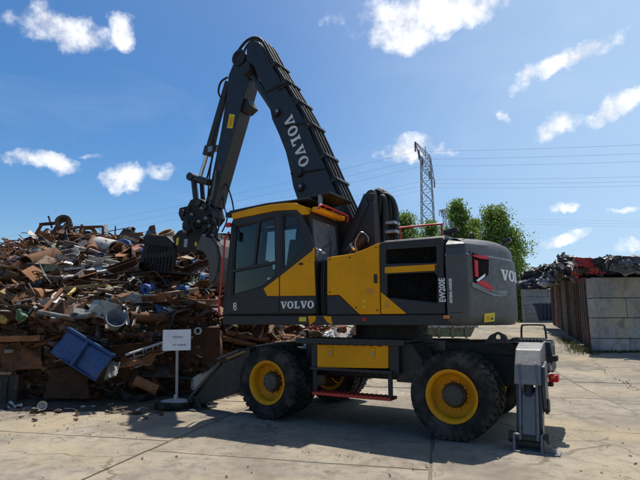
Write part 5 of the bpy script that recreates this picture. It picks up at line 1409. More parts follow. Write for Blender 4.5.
# --- the mass of the heap: lumpy core, dark for the shadow in the gaps, and thousands of small pieces
def heap_stuff():
    rr = random.Random(77)
    mb = MB(); nx, ny = 110, 46; vs = []
    for j in range(ny + 1):
        for i in range(nx + 1):
            X = -14 + 16.0 * i / nx
            Y = lerp_table(FOOT, X) + .12 + 8.4 * (j / ny) ** 1.6
            z = heap_h(X, Y) - .36 + .12 * math.sin(X * 5.1 + Y * 3.3) * math.sin(Y * 4.7 - X * 2) + rr.gauss(0, .06)
            if j == 0: z = -.05; Y += .35
            vs.append((X + rr.gauss(0, .03), Y, max(-.1, z)))
    fs = [(j * (nx + 1) + i, j * (nx + 1) + i + 1, (j + 1) * (nx + 1) + i + 1, (j + 1) * (nx + 1) + i) for j in range(ny) for i in range(nx)]
    tag(mb.add(vs, fs).build('scrap_heap', S_dark), 'dark core standing in for shadow in the gaps of the big scrap metal heap', 'scrap heap', kind='stuff')  # core coloured dark to imitate deep shadow in the gaps
    pal = [RUST[0], RUST[1], RUST[2], RUST[3], S_dark, S_grey, S_pale, S_dblue, S_ochre, S_green, S_teal, S_pink, S_hull, S_white, S_wood, S_blue]
    wts = [30, 21, 8, 6, 28, 13, 5, 1.0, 1.8, 1.2, 1.0, 2.0, 3, 2.0, 4, .5]
    sb = MB()
    def piece(X, Y, z, sc, wt=wts, tmin=.0):
        mi = rr.choices(range(len(pal)), wt)[0]
        k = rr.random(); L_ = min(.62, rr.lognormvariate(-1.15, .5)) * sc
        yaw = rr.gauss(0, .55) + (math.pi if rr.random() < .5 else 0); pitch = rr.gauss(0, .28); roll = rr.random() * 6.28
        m = Euler((roll, pitch, yaw)).to_matrix(); c = V((X, Y, z))
        if k < .30:      # bar
            sb.box(c, (L_ * 1.5, rr.uniform(.02, .07), rr.uniform(.02, .07)), m, mi)
        elif k < .62:    # bent plate
            w = L_ * rr.uniform(.25, .7); b1 = rr.gauss(0, .25) * L_; t = .014
            p = [V((-L_ / 2, -w / 2, 0)), V((0, -w / 2 * rr.uniform(.7, 1.2), b1)), V((L_ / 2, -w / 2, rr.gauss(0, .1) * L_)), V((L_ / 2, w / 2 * rr.uniform(.5, 1), rr.gauss(0, .1) * L_)), V((0, w / 2, b1 + rr.gauss(0, .05))), V((-L_ / 2, w / 2, rr.gauss(0, .1) * L_))]
            q = [v + V((0, 0, t)) for v in p]
            sb.add([c + m @ v for v in p + q], [(0, 1, 4, 5), (1, 2, 3, 4), (11, 10, 7, 6), (10, 9, 8, 7), (0, 6, 7, 1), (1, 7, 8, 2), (2, 8, 9, 3), (3, 9, 10, 4), (4, 10, 11, 5), (5, 11, 6, 0)], mi)
        elif k < .80:    # pipe
            d = m @ V((1, 0, 0)) * L_ * .7; sb.tube([c - d, c + d], rr.uniform(.015, .06), 7, mi)
        elif k < .90:    # angle / channel
            w = rr.uniform(.04, .11); sb.box(c, (L_ * 1.6, w, .012), m, mi); sb.box(c + m @ V((0, w / 2, w / 2)), (L_ * 1.6, .012, w), m, mi)
        else:            # chunk
            s = rr.uniform(.05, .13) * sc; r2 = Euler((rr.random() * 6, rr.random() * 6, 0)).to_matrix(); vs = []
            for q in ((-1, -1, -1), (1, -1, -1), (1, 1, -1), (-1, 1, -1), (-1, -1, 1), (1, -1, 1), (1, 1, 1), (-1, 1, 1)):
                vs.append(c + r2 @ V((q[0] * s * rr.uniform(.4, 1.6), q[1] * s * rr.uniform(.2, .9), q[2] * s * rr.uniform(.2, .8))))
            sb.add(vs, [(0, 3, 2, 1), (4, 5, 6, 7), (0, 1, 5, 4), (1, 2, 6, 5), (2, 3, 7, 6), (3, 0, 4, 7)], mi)
    # pieces over the slope, a few sticking out
    for k in range(6500):
        X = rr.uniform(-12.5, 1.4); f = lerp_table(FOOT, X); t = rr.random() ** 1.1
        Y = f + .10 + 4.6 * t
        z = heap_h(X, Y)
        if z < .05: continue
        piece(X, Y, z + rr.uniform(-.34, .03) + rr.gauss(0, .05), rr.uniform(.55, 1.3))
    # larger bent sheets, beams and pipes
    def big(X, Y, z):
        mi = rr.choices(range(len(pal)), [14, 18, 10, 8, 12, 18, 9, 2, 3, 2, 2, 4, 10, 5, 6, .5])[0]
        yaw = rr.gauss(0, .4) + (math.pi if rr.random() < .5 else 0); m = Euler((rr.gauss(.5, .6), rr.gauss(0, .22), yaw)).to_matrix(); c = V((X, Y, z)); k = rr.random()
        L_ = rr.uniform(.5, 1.45)
        if k < .5:
            w = rr.uniform(.12, .4); n = 7; a1 = rr.gauss(0, 1.1); ph = rr.random() * 6; vs = []
            for s_ in (0, .012):
                for i in range(n + 1):
                    t = i / n - .5; zz = a1 * L_ * t * t * .6 + .05 * L_ * math.sin(9 * t + ph)
                    ww = w * (1 + .25 * math.sin(7 * t + 2 * ph))
                    vs += [c + m @ V((t * L_, -ww / 2, zz + s_ + .04 * math.sin(5 * t))), c + m @ V((t * L_, ww / 2, zz + s_ + .05 * math.sin(8 * t + ph)))]
            o = 2 * (n + 1); fs = []
            for i in range(n):
                q = 2 * i; fs += [(q, q + 1, q + 3, q + 2), (o + q + 2, o + q + 3, o + q + 1, o + q), (q, q + 2, o + q + 2, o + q), (q + 3, q + 1, o + q + 1, o + q + 3)]
            fs += [(0, o, o + 1, 1), (2 * n, 2 * n + 1, o + 2 * n + 1, o + 2 * n)]
            sb.add(vs, fs, mi)
        elif k < .75:
            w = rr.uniform(.08, .16); t = .014
            for (oy, oz, dy, dz) in ((0, 0, w, t), (w / 2, w / 2, t, w), (-w / 2, w / 2, t, w)): sb.box(c + m @ V((0, oy, oz)), (L_ * 1.3, dy, dz), m, mi)
        elif k < .9:
            d = m @ V((1, 0, 0)) * L_ * .6; r_ = rr.uniform(.04, .10)
            sb.tube([c - d, c + d], r_, 12, mi, cap=False); sb.tube([c - d, c + d], r_ * .85, 12, 0, cap=False)
        else:
            s = rr.uniform(.12, .26); d = m @ V((0, 1, 0)); sb.tube([c - d * s * .5, c + d * s * .5], s, 14, mi); sb.tube([c - d * s * .7, c + d * s * .7], s * .35, 10, 4)
    for k in range(480):
        X = rr.uniform(-10.5, .9); f = lerp_table(FOOT, X); Y = f + .15 + 4.3 * rr.random(); z = heap_h(X, Y)
        if z > .1: big(X, Y, z + rr.gauss(-.11, .05))
    # steep front near the ground, in darker colours that imitate its shade
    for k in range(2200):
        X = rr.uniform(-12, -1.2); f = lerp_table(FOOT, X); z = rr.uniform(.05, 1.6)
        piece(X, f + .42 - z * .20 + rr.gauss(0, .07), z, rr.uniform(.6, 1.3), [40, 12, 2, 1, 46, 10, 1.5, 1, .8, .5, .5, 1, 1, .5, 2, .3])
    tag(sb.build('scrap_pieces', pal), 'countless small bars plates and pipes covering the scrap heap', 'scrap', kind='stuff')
    # brown tangle of bent rods on the left shoulder
    tb_ = MB()
    for k in range(900):
        X = rr.uniform(-9.8, -6.9); f = lerp_table(FOOT, X); Y = f + rr.uniform(1.4, 4.0); z = heap_h(X, Y) + rr.gauss(.03, .10)
        L_ = rr.uniform(.3, 1.1); a = rr.gauss(0, .6); c = V((X, Y, z)); d = V((math.cos(a), math.sin(a), rr.gauss(0, .25))) * L_ / 2
        tb_.tube([c - d, c + V((rr.gauss(0, .08), rr.gauss(0, .08), rr.gauss(0, .10))), c + d], rr.uniform(.006, .016), 5, rr.choice((0, 1, 1, 2)), smooth=2)
    for k in range(110):   # wires and strands sticking out against the sky
        X = rr.uniform(-9.5, -3.6); f = lerp_table(FOOT, X); Y = f + rr.uniform(3.6, 4.5); z = heap_h(X, Y)
        c = V((X, Y, z - .1)); h_ = rr.uniform(.1, .42)
        tb_.tube([c, c + V((rr.gauss(0, .12), 0, h_ * .6)), c + V((rr.gauss(0, .28), rr.gauss(0, .1), h_))], rr.uniform(.005, .014), 5, rr.choice((0, 0, 1, 3)), smooth=3)
    for k in range(650):  # thin bent rods and wire all over
        X = rr.uniform(-10, .8); f = lerp_table(FOOT, X); Y = f + rr.uniform(.1, 4.0); z = heap_h(X, Y) + rr.gauss(.0, .09)
        L_ = rr.uniform(.25, 1.0); a = rr.gauss(0, .8); c = V((X, Y, z)); d = V((math.cos(a), math.sin(a), rr.gauss(0, .35))) * L_ / 2
        tb_.tube([c - d, c + V((rr.gauss(0, .1), rr.gauss(0, .1), rr.gauss(0, .12))), c + d], rr.uniform(.005, .017), 5, rr.choice((0, 1, 2, 2, 3, 3)), smooth=2)
    tag(tb_.build('bent_rods', [RUST[1], RUST[2], RUST[0], S_dark]), 'tangle of bent rods and wire over the heap, thickest on its left shoulder', 'scrap', kind='stuff')
heap_stuff()

# --- single pieces that can be told apart
s_pipe('big rust brown pipe with dark open mouth, on the left shoulder of the heap', (-6.438, 10.940, 2.591), (-6.105, 11.528, 2.841), .265, RUST[1], .08)
s_pipe('wide dusty tan pipe stub with open end beside the blue flanges', (-5.018, 12.180, 3.144), (-5.638, 12.560, 3.300), .235, S_pale, .13)
s_pipe('bright blue flanged pipe stub facing forward near the heap top', (-4.910, 12.330, 3.241), (-4.933, 12.900, 3.404), .13, S_blue, .3, 0, (.04,))
s_pipe('bright blue pipe lying right of the blue flange', (-4.604, 11.890, 3.006), (-4.411, 12.340, 3.167), .09, S_blue, .25, 0, (.97,))
s_ring('yellow ring standing on the heap top', (-6.232, 13.290, 3.737), .20, .05, S_yellow, (.5, -1, .2), .16)
s_ring('pale yellow drum ring between fin and grab at the skyline', (-4.171, 13.350, 3.692), .24, .06, S_ochre, (-.3, -.6, 1), .22)
s_ring('dark thin hoop below the big rust pipe', (-5.525, 10.680, 2.456), .20, .025, RUST[0], (.1, -1, .25), .05)
def s_frame(label, a, b, h, mat):
    m, L_ = frame(a, b); root = empty('scrap_frame', a); root.matrix_world = Matrix.Translation(V(a)) @ m.to_4x4(); scrap_tag(root, label, 'frame')  # open rectangular steel frame of rails and posts
    for z in (0, h): MB().box((L_ / 2, 0, z), (L_, .07, .06)).build('rail', mat, root, .005)
    for i in range(4): MB().box((L_ * i / 3, 0, h / 2), (.06, .06, h)).build('post', mat, root, .005)
    return root
s_frame('rusty rectangular steel frame lying at the heap skyline', (-6.566, 13.160, 3.633), (-5.851, 13.290, 3.682), .26, RUST[1])
s_pipe('red brown gas bottle shaped tube below the yellow ring', (-5.487, 11.920, 3.083), (-5.942, 12.920, 3.513), .13, RUST[1], .5)
s_beam('long orange rust pipe beam along the skyline left of the fin', (-5.775, 13.070, 3.564), (-4.775, 13.290, 3.737), .10, .10, RUST[2], 'B')
s_beam('wide rusty channel pointing down left of the slotted jaw', (-4.652, 11.380, 2.822), (-4.491, 12.620, 3.309), .30, .12, RUST[2], 'U', roll=3.14)
hl = s_sheet('long pale grey hull shaped panel across the upper heap', (-5.374, 10.320, 2.338), (-4.524, 11.140, 2.680), (-4.365, 10.710, 2.545), (-5.137, 10.030, 2.252), S_hull, .02, 5, .05)
s_beam('pale grey flat rail above the hull shaped panel', (-5.476, 10.660, 2.497), (-4.778, 11.010, 2.621), .16, .05, S_hull, 'B')
for (a, b, t) in (((-5.233, 10.860, 2.561), (-5.540, 11.460, 2.856), 'left'), ((-4.822, 11.010, 2.621), (-5.114, 11.590, 2.895), 'right')):
    s_beam(f'short white upright fitting on the {t} end of the pale hull panel', a, b, .07, .07, S_white, 'U', cat='fitting', name='scrap_fitting')
s_beam('long dark rust beam under the hull shaped panel', (-4.904, 9.980, 2.148), (-4.040, 10.610, 2.406), .13, .13, RUST[0], 'I')
s_beam('ochre painted plank across the middle of the heap', (-4.983, 9.760, 2.035), (-4.265, 9.980, 2.128), .13, .07, S_ochre, 'B', name='scrap_plank', cat='plank')
s_sheet('green and yellow folded panel below the ochre plank', (-4.371, 9.470, 1.866), (-4.005, 9.660, 1.990), (-4.041, 10.070, 2.115), (-4.422, 9.820, 1.980), S_green, .03, 8)
s_sheet('faded pinkish red sheet left of centre in the heap', (-4.949, 9.000, 1.525), (-4.293, 9.170, 1.689), (-4.443, 9.550, 1.832), (-4.965, 9.340, 1.694), S_pink, .04, 9)
s_sheet('white crumpled sheet standing left of the faded red one', (-5.013, 9.220, 1.709), (-4.771, 9.310, 1.767), (-4.913, 9.860, 2.002), (-5.110, 9.860, 2.002), S_white, .05, 10)
s_beam('slanting brown bar across the white crumpled sheet', (-4.920, 8.938, 1.577), (-5.003, 9.760, 2.035), .08, .06, RUST[1], 'B', name='scrap_bar', cat='bar')
s_pipe('pale teal pipe crossing the heap below the faded red sheet', (-4.997, 8.950, 1.577), (-4.298, 8.880, 1.455), .045, S_teal, .3)
s_pipe('pale teal pipe with white wrapping right of the other teal pipe', (-4.347, 8.940, 1.490), (-3.847, 8.960, 1.543), .055, S_teal, .3)
s_beam('teal upright stub between the two teal pipes', (-4.419, 8.880, 1.437), (-4.662, 9.210, 1.727), .09, .05, S_teal, 'L', name='scrap_stub', cat='bar')
s_sheet('pale grey teal sheet behind the blue container', (-5.171, 9.120, 1.260), (-4.655, 9.100, 1.226), (-4.674, 9.180, 1.402), (-5.205, 9.210, 1.474), S_teal, .03, 12)
s_pipe('short yellow and white tube high in the heap middle', (-4.759, 9.490, 1.886), (-4.775, 9.810, 2.058), .035, S_yellow, .4)
s_sheet('small bright green plastic tub at the far left of the heap', (-5.374, 8.980, 1.438), (-5.190, 8.970, 1.437), (-5.285, 9.080, 1.580), (-5.435, 9.090, 1.580), S_lgreen, .05, 14, .08, name='plastic_tub', cat='tub')
s_sheet('small bright yellow canister at the left picture edge', (-5.678, 8.990, 1.402), (-5.565, 8.980, 1.403), (-5.627, 9.060, 1.526), (-5.741, 9.070, 1.526), S_yellow, .04, 15, .10, name='canister', cat='canister')
s_sheet('pale board lying at the left end of the white sheet', (-5.236, 9.060, 1.562), (-5.114, 9.150, 1.635), (-5.178, 9.320, 1.712), (-5.312, 9.240, 1.655), S_pale, .03, 16)

# blue container torn open, tilted down to the right
ba, bb = V((-4.505, 8.740, 1.031)), V((-3.609, 8.520, 0.587))
def blue_container():
    m, L_ = frame(ba, bb, 0); root = empty('crumpled_container'); root.matrix_world = Matrix.Translation(ba) @ (m @ Matrix.Rotation(-.30, 3, 'X')).to_4x4()
    scrap_tag(root, 'dented blue steel container tilted down to the right at the heap foot', 'container')
    h_ = .44
    for i, (x0, x1, d) in enumerate(((0, L_ * .47, .0), (L_ * .49, L_, .02))):
        n = 8; vs = []; rr = random.Random(i + 3)
        for j in range(n + 1):
            for k in range(n + 1):
                u = x0 + (x1 - x0) * j / n; z = h_ * k / n - h_ * .35
                vs.append((u, d + .03 * math.sin(4 * u + 2 * z + i) + .015 * math.sin(13 * z + 5 * u), z + rr.gauss(0, .004)))
        fs = [(j * (n + 1) + k, (j + 1) * (n + 1) + k, (j + 1) * (n + 1) + k + 1, j * (n + 1) + k + 1) for j in range(n) for k in range(n)]
        o = MB().add(vs, fs).build('side_panel', S_dblue, root, 0, 40); s = o.modifiers.new('t', 'SOLIDIFY'); s.thickness = .02
    MB().box((L_ * .48, -.03, h_ * .15), (.05, .08, h_ * 1.0)).build('rib', S_dblue, root, .015)
    MB().span((-.02, -.04, h_ * .65), (L_ + .02, .04, h_ * .65 + .05)).build('top_rail', S_dblue, root, .01)
    MB().span((0, .03, h_ * .63), (L_, .6, h_ * .65)).build('top_panel', S_dblue, root, .004)
    MB().span((-.0, -.01, -h_ * .40), (L_, .05, -h_ * .35)).build('bottom_rail', S_dblue, root, .01)
blue_container()
s_sheet('dull olive end flap at the right end of the blue container', (-3.547, 8.470, 0.480), (-3.364, 8.500, 0.508), (-3.378, 8.710, 0.733), (-3.557, 8.690, 0.735), S_olive, .02, 21)
s_sheet('crumpled rust orange sheet right of the blue container', (-3.524, 8.720, 0.567), (-2.978, 8.990, 0.694), (-2.853, 9.290, 0.900), (-3.468, 8.970, 0.815), RUST[2], .07, 22)
s_beam('dark brown girder behind the crumpled rust sheet', (-3.625, 8.830, 0.892), (-2.886, 9.210, 0.975), .2, .2, RUST[0], 'I')
s_pipe('short orange rust pipe lying low near the tyres', (-3.173, 8.850, 0.421), (-2.806, 8.910, 0.247), .085, RUST[2], .25)
s_box('brown open cabinet with tan side behind the sign post', (-2.259, 9.820, 0.664), (.62, .45, .62), (.05, -.05, .35), RUST[0], 'scrap_cabinet', False, 'cabinet', 0, None, S_wood)
s_sheet('tan brown board on the right side of the cabinet', (-2.073, 9.670, 0.657), (-1.901, 9.940, 0.712), (-1.948, 10.000, 1.226), (-2.109, 9.750, 1.193), S_wood, .01, 24, .03)
s_sheet('pale weathered slab leaning behind the front outrigger', (-2.330, 9.420, 0.180), (-2.009, 9.940, 0.448), (-2.018, 9.968, 0.558), (-2.358, 9.500, 0.383), S_pale, .02, 25, .08)
# aluminium lattice
def lattice(label, a, b, w):
    m, L_ = frame(a, b); root = empty('lattice_frame'); root.matrix_world = Matrix.Translation(V(a)) @ (m @ Matrix.Rotation(-.75, 3, 'X')).to_4x4(); scrap_tag(root, label, 'lattice')
    for y in (0, w): MB().tube([(0 if y else -.15, y, 0), (L_, y, 0)], .022, 6).build('rail', S_alu, root, 0, 50)
    for y in (.33 * w, .66 * w): MB().tube([(-.05, y, .0), (L_, y, 0)], .014, 6).build('rail', S_alu, root, 0, 50)
    for i in range(8):
        x = L_ * i / 7; MB().tube([(x, 0, 0), (x + .06, w, 0)], .011, 6).build('rung', S_alu, root, 0, 50)
    for i in range(0, 11, 2): MB().tube([(L_ * i / 11, 0, .01), (L_ * (i + 1) / 11, w, .01)], .011, 6).build('brace', S_alu, root, 0, 50)
lattice('silver lattice panel sloping up from behind the sign board', (-3.207, 8.820, 0.892), (-2.338, 9.580, 1.234), .48)
lattice('silver lattice strip right of the sign board with a round boss', (-2.461, 9.360, 1.075), (-1.952, 10.520, 1.400), .36)
s_ring('small pale round boss on the silver lattice beside the sign', (-2.274, 9.470, 1.236), .07, .03, S_alu, (0, -1, .1), .06)
s_pipe('long rust brown pipe above the silver lattice', (-3.393, 9.030, 1.508), (-2.296, 9.940, 1.420), .085, RUST[1], .3)
s_sheet('pale corrugated sheet lying beside the cab front', (-2.627, 9.610, 1.608), (-2.090, 10.670, 1.566), (-2.217, 11.390, 1.844), (-2.701, 10.150, 1.778), S_pale, .01, 27, .02, corr=9)
s_beam('tan orange beam end below the grab', (-2.958, 9.780, 1.900), (-2.632, 10.650, 2.049), .15, .15, S_wood, 'B')
s_pipe('pale concrete grey pipe just right of the tan beam', (-2.840, 10.620, 2.131), (-2.497, 11.900, 2.312), .10, S_pale, .3)
s_beam('slim green channel slanting up to the grab', (-2.782, 9.850, 1.884), (-2.789, 11.880, 2.620), .09, .06, S_lgreen, 'U')
s_beam('slim rust bar parallel to the green channel', (-2.825, 9.730, 1.859), (-2.788, 10.430, 2.098), .10, .05, RUST[2], 'L', name='scrap_bar', cat='bar')
for (u, lab, a, b) in ((0, 'small bright blue valve left of the tan beam', (-3.402, 9.750, 2.015), (-3.336, 9.950, 2.086)), (1, 'small bright blue elbow right of the tan beam', (-2.815, 10.160, 2.020), (-2.764, 10.420, 2.076)), (2, 'bright blue pipe seen under the open grab', (-3.144, 12.020, 2.828), (-2.783, 11.860, 2.594)), (3, 'bright blue fitting between jaw and green channel', (-2.809, 11.310, 2.426), (-2.698, 11.520, 2.422)), (4, 'bright blue pipe end seen right of the slotted jaw', (-3.408, 11.460, 2.670), (-3.340, 11.860, 2.810))):
    s_pipe(lab, a, b, .075, S_blue, .4, 0, (.1,), 'blue_fitting', u)
s_beam('flat blue strip right of the blue valve', (-3.313, 9.890, 2.023), (-3.120, 10.030, 2.032), .05, .03, S_teal, 'B', name='scrap_bar', cat='bar')
s_beam('long dark rust girder below the slotted jaw', (-3.931, 10.440, 2.349), (-3.144, 11.050, 2.447), .14, .10, RUST[1], 'U')
s_beam('thin tan bar along the heap under the jaw', (-3.824, 10.270, 2.313), (-3.180, 10.730, 2.375), .035, .035, S_wood, 'B', name='scrap_bar', cat='bar')
s_sheet('small pink white crumpled tin below the jaw', (-3.763, 9.870, 2.101), (-3.533, 9.940, 2.125), (-3.731, 10.360, 2.279), (-3.890, 10.290, 2.253), S_white, .06, 29)
s_beam('grey upright post stub left of the bucket', (-3.677, 8.770, 1.267), (-3.923, 9.230, 1.764), .07, .07, S_grey, 'B', name='scrap_post', cat='post')
s_beam('pale forked upright right of the bucket', (-3.340, 8.820, 1.368), (-3.576, 9.190, 1.744), .05, .05, S_hull, 'L', name='scrap_post', cat='post')
s_beam('second pale upright leaning beside the forked one', (-3.267, 8.860, 1.351), (-3.314, 9.180, 1.690), .05, .05, S_hull, 'L', name='scrap_post', cat='post')
def bucket():
    c = V((-3.561, 8.770, 1.335)); o = MB().lathe([(.10, 0), (.17, .26), (.175, .27), (.155, .255), (.09, .015), (.001, .012)], (0, 0, 0), 'z', 22).build('bucket', paint('bucket_blue_grey', (.10, .13, .17), .6, .4), None, 0, 40)
    o.location = c; o.rotation_euler = (1.0, .2, .4); scrap_tag(o, 'dull blue bucket tipped over in the heap middle', 'bucket')
bucket()
# skyline pieces
s_sheet('grey shark fin shaped plate standing on the skyline left of the grab', (-4.788, 13.350, 3.583), (-4.407, 13.350, 3.555), (-4.495, 13.380, 4.002), (-4.630, 13.380, 3.974), S_grey, .02, 31, .03)
s_sheet('teal crumpled lump on the skyline left of the fin', (-5.359, 13.350, 3.638), (-4.980, 13.350, 3.638), (-5.078, 13.350, 3.913), (-5.266, 13.350, 3.885), S_teal, .08, 32, .10)
s_sheet('pale white crumpled tin at the far left skyline', (-8.417, 13.350, 3.364), (-7.880, 13.350, 3.391), (-7.952, 13.350, 3.583), (-8.271, 13.350, 3.528), S_white, .09, 33)
s_sheet('small white triangular plate right of the skyline tangle', (-6.710, 13.130, 3.628), (-6.517, 13.170, 3.635), (-6.633, 13.320, 3.852), (-6.660, 13.320, 3.852), S_white, .01, 34)
s_ring('dark round drum end on top of the skyline tangle', (-6.960, 13.350, 4.023), .21, .09, S_dark, (.3, -1, .3), .3)
s_beam('thin dark rod leaning up from the skyline tangle', (-7.277, 13.350, 3.913), (-7.401, 13.350, 4.245), .05, .04, S_dark, 'B', name='scrap_rod', cat='rod')
s_beam('thin rust rod standing up right of the frame', (-5.552, 13.350, 3.692), (-5.557, 13.350, 3.968), .03, .03, RUST[0], 'B', name='scrap_rod', cat='rod')
for k, (lab, a, b, mat) in enumerate((('rusty bar leaning left in the skyline tangle', (-7.793, 13.170, 3.284), (-7.525, 13.290, 4.012), RUST[1]), ('second rusty bar leaning left in the tangle', (-6.849, 11.900, 3.104), (-7.380, 13.260, 3.786), RUST[1]), ('rusty crossbar topping the leaning bars', (-7.595, 13.320, 4.004), (-7.110, 13.320, 4.045), RUST[0]), ('dark bar crossing the skyline tangle', (-7.376, 13.230, 3.618), (-6.771, 13.320, 3.880), S_dark), ('dark thick bar right in the skyline tangle', (-6.840, 12.740, 3.484), (-6.895, 13.320, 4.073), S_dark), ('grey bar slanting to the right in the tangle', (-7.113, 13.260, 3.814), (-6.728, 13.320, 4.018), S_grey))):
    s_beam(lab, a, b, .09, .07, mat, 'L', name='scrap_bar', cat='bar')
s_sheet('dark flat plate under the skyline tangle', (-6.968, 12.220, 3.249), (-6.369, 12.490, 3.341), (-6.893, 13.350, 3.858), (-7.487, 13.350, 3.830), S_dark, .12, 36)
s_sheet('long grey green flat panel below the tangle', (-6.511, 12.200, 3.222), (-5.850, 12.570, 3.353), (-6.104, 12.990, 3.498), (-6.746, 12.720, 3.402), S_olive, .02, 37)
s_sheet('small bright green cup by the tangle', (-6.470, 11.950, 3.136), (-6.379, 11.960, 3.137), (-6.603, 12.360, 3.321), (-6.697, 12.350, 3.319), S_lgreen, .02, 38, .05, name='plastic_cup', cat='cup')

# --- at the foot of the heap
s_box('dark open steel bin at the left edge with pale rim', (-5.650, 9.230, -0.001), (.75, .6, .50), (0, 0, .1), S_dark, 'steel_bin', True, 'bin', 2)
s_beam('pale flat bar lying along the rim of the left bin', V((-5.686, 9.230, -0.001)) + V((-.3, -.33, .53)), V((-5.686, 9.230, -0.001)) + V((.35, -.31, .53)), .10, .05, S_wood, 'B', name='scrap_bar', cat='bar')
s_sheet('large flat dark brown plate standing at the heap foot', (-4.744, 8.950, 0.109), (-3.966, 8.950, 0.092), (-4.110, 9.100, 0.633), (-4.777, 9.100, 0.564), RUST[0], .02, 41, .03)
s_sheet('brown rusty housing panel above the dark bin', (-5.583, 8.980, 0.542), (-4.811, 8.960, 0.611), (-5.025, 9.150, 1.048), (-5.750, 9.170, 0.994), RUST[1], .06, 42)
s_beam('long orange brown ledge beam at the left of the blue container', (-5.622, 8.950, 1.108), (-4.902, 8.980, 1.124), .16, .10, RUST[2], 'U')
s_sheet('pale crumpled foil on the ground by the left bin', (-5.162, 8.610, -0.001), (-4.930, 8.610, -0.001), (-5.165, 9.010, -0.000), (-5.408, 9.010, -0.000), S_white, .04, 43)
s_beam('pale flat strip lying on the ground along the heap foot', (-5.437, 9.230, -0.001), (-4.212, 9.120, -0.001), .16, .03, S_pale, 'B', name='scrap_strip', cat='strip')
s_tyre('old black tyre lying flat at the heap foot, left of the sign', V((-3.241, 9.010, -0.000)) + V((0, .22, .17)), .33, (.15, -.45, 1))
s_tyre('old black tyre behind, left of the nearer one', V((-3.741, 9.340, -0.000)) + V((0, .30, .13)), .33, (.2, -.2, 1))
s_ring('dark wheel hoop right of the tyres', V((-3.212, 9.580, -0.001)) + V((0, .2, .22)), .30, .06, RUST[0], (.4, -1, .3), .10)
for k, (lab, a, b, r_) in enumerate((('upper rust pipe of the bundle right of the cabinet', (-1.999, 10.350, 1.319), (-1.303, 11.420, 1.154), .06), ('middle rust pipe of the bundle right of the cabinet', (-1.934, 10.240, 1.201), (-1.138, 11.150, 1.010), .06), ('lower rust pipe of the bundle right of the cabinet', (-1.939, 10.180, 1.085), (-1.383, 10.860, 0.895), .055))):
    s_pipe(lab, a, b, r_, RUST[1], .3)
s_sheet('crumpled red white tin seen between cab and side step', (-0.363, 13.200, 1.010), (0.000, 13.200, 1.036), (-0.053, 13.400, 1.316), (-0.317, 13.400, 1.290), S_red, .08, 51)
s_sheet('white crumpled sheet seen between cab and side step', (-0.051, 13.000, 0.967), (0.485, 13.000, 0.967), (0.419, 13.300, 1.187), (0.262, 13.300, 1.239), S_white, .08, 52)

# trodden earth with heap shade painted in, and metal chips at its foot
def foot_dirt_shade():
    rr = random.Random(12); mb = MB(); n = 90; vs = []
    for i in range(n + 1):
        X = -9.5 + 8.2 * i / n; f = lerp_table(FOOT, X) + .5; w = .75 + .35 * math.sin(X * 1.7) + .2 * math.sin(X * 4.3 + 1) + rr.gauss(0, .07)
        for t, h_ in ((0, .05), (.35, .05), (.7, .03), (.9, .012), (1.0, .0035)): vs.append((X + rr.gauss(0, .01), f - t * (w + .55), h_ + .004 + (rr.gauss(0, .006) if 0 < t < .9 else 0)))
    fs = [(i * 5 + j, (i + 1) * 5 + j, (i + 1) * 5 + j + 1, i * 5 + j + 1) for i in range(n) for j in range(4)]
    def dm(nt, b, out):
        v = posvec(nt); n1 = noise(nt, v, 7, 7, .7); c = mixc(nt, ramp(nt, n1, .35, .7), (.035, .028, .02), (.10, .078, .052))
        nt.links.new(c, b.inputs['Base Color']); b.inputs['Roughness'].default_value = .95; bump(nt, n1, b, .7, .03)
    tag(mb.add(vs, fs).build('dirt_shading', node_mat('shaded_dirt', dm), None, 0, 60), 'trodden earth with painted-in shade along the foot of the scrap heap', 'dirt_shading', kind='stuff')
    sb = MB(); pal = [RUST[0], RUST[1], S_dark, S_grey, S_pale]
    for k in range(420):
        X = rr.uniform(-7.5, -1.9); Y = lerp_table(FOOT, X) - abs(rr.gauss(0, .9))
        if k % 4 == 0: X = rr.uniform(-5, 6); Y = rr.uniform(4.6, 7.2)
        s = rr.uniform(.008, .05) if Y > 7.3 else rr.uniform(.004, .016); m = Euler((rr.gauss(0, .3), rr.gauss(0, .3), rr.random() * 6.28)).to_matrix()
        c = V((X, Y, ground_z(Y) + s * .3 + .01)); mi = rr.randrange(5)
        if rr.random() < .4: d = m @ V((s * 2.4, 0, 0)); sb.tube([c - d, c + m @ V((0, s * .6, 0)), c + d], s * .14, 5, mi)
        else: sb.add([c + m @ V((q[0] * s * rr.uniform(.5, 1.3), q[1] * s * rr.uniform(.4, 1), q[2] * s * .25)) for q in ((-1, -1, -1), (1, -1, -1), (1, 1, -1), (-1, 1, -1), (-1, -1, 1), (1, -1, 1), (1, 1, 1), (-1, 1, 1))], [(0, 3, 2, 1), (4, 5, 6, 7), (0, 1, 5, 4), (1, 2, 6, 5), (2, 3, 7, 6), (3, 0, 4, 7)], mi)
    tag(sb.build('metal_chips', pal), 'small metal chips scattered on the concrete before the heap', 'scrap', kind='stuff')
foot_dirt_shade()

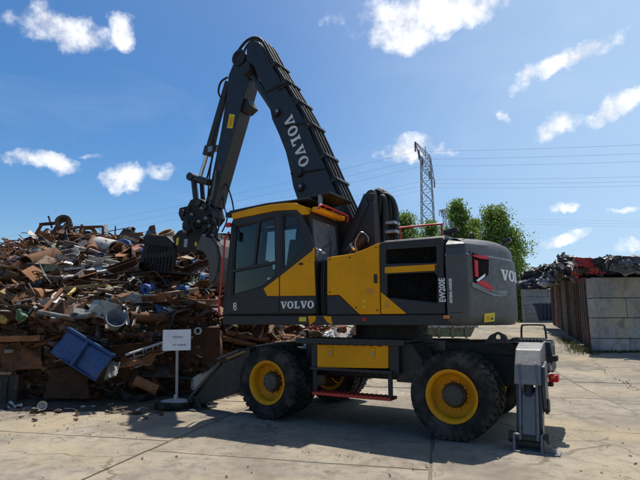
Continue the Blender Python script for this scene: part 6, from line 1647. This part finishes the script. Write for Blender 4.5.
# white crumpled paper cup on the concrete
def litter():
    c = V((-4.439, 8.290, -0.002)); o = MB().lathe([(.001, 0), (.05, 0), (.07, .12), (.066, .118), (.045, .008)], (0, 0, 0), 'z', 16).build('paper_cup', S_white, None, 0, 40)
    o.location = c + V((0, 0, .07)); o.rotation_euler = (1.2, .5, .4); tag(o, 'white paper cup lying on the concrete in front of the heap', 'cup')
    b = MB().box((0, 0, .03), (.22, .12, .05), (.1, .1, .3)).build('litter_block', S_dark, None, .02); b.location = c + V((-.05, .03, 0)); tag(b, 'dark scrap block under the white paper cup', 'block')
litter()

# ------------------------------------------------------------------ sign on its stand
def sign():
    f = V((-2.387, 8.510, -0.000)); root = empty('sign_stand', f, .0); tag(root, 'white notice board on a grey post with a round foot before the heap', 'sign')
    top = V((-2.273, 8.100, 1.122)) - f
    base = MB().lathe([(.001, .16), (.07, .16), (.20, .135), (.235, .12), (.24, .10), (.001, .10)], (0, .02, 0), 'z', 30).build('foot', paint('sign_foot_grey', (.26, .28, .30), .5, .3), root, .004, 40)
    MB().box((.03, -.05, .19), (.06, .05, .10), (0, 0, .3)).build('clamp', M_steel, root, .006)
    MB().tube([(.03, .02, .13), (top.x, top.y + .02, top.z)], .022, 10).build('post', paint('sign_post_grey', (.34, .37, .40), .4, .2), root, 0, 50)
    z = top.z; x = top.x; y = top.y - .01
    bd = MB().box((x, y, z), (.44, .014, .325), (0, R(-1.5), R(2))).build('board', paint('sign_white', (.74, .75, .78), .5, .06), root, .003)
    rr = random.Random(9); M_ink = paint('sign_ink', (.16, .16, .19), .7, 0)
    # two lines of small print, too small to read
    for row, (z_, x0, x1, h_) in enumerate(((.045, -.10, .10, .026), (-.075, -.13, .14, .022))):
        q = x0
        while q < x1:
            w = rr.uniform(.006, .012)
            MB_ink.box((x + q, y - .0085, z + z_ + rr.uniform(-.003, .003)), (w, .002, h_ * rr.choice((.6, .75, 1.0))), (0, R(-1.5), R(2))); q += w + .006 + (.022 if row and abs(q) < .012 else 0)
    tag(MB_ink.build('print', M_ink, bd), kind='stuff')
MB_ink = MB()
sign()
s_tyre('small black tyre under the foot of the sign stand', V((-2.419, 8.510, -0.000)) + V((0, .04, .065)), .30, (0, .05, 1)).scale = (.55, .38, .55)
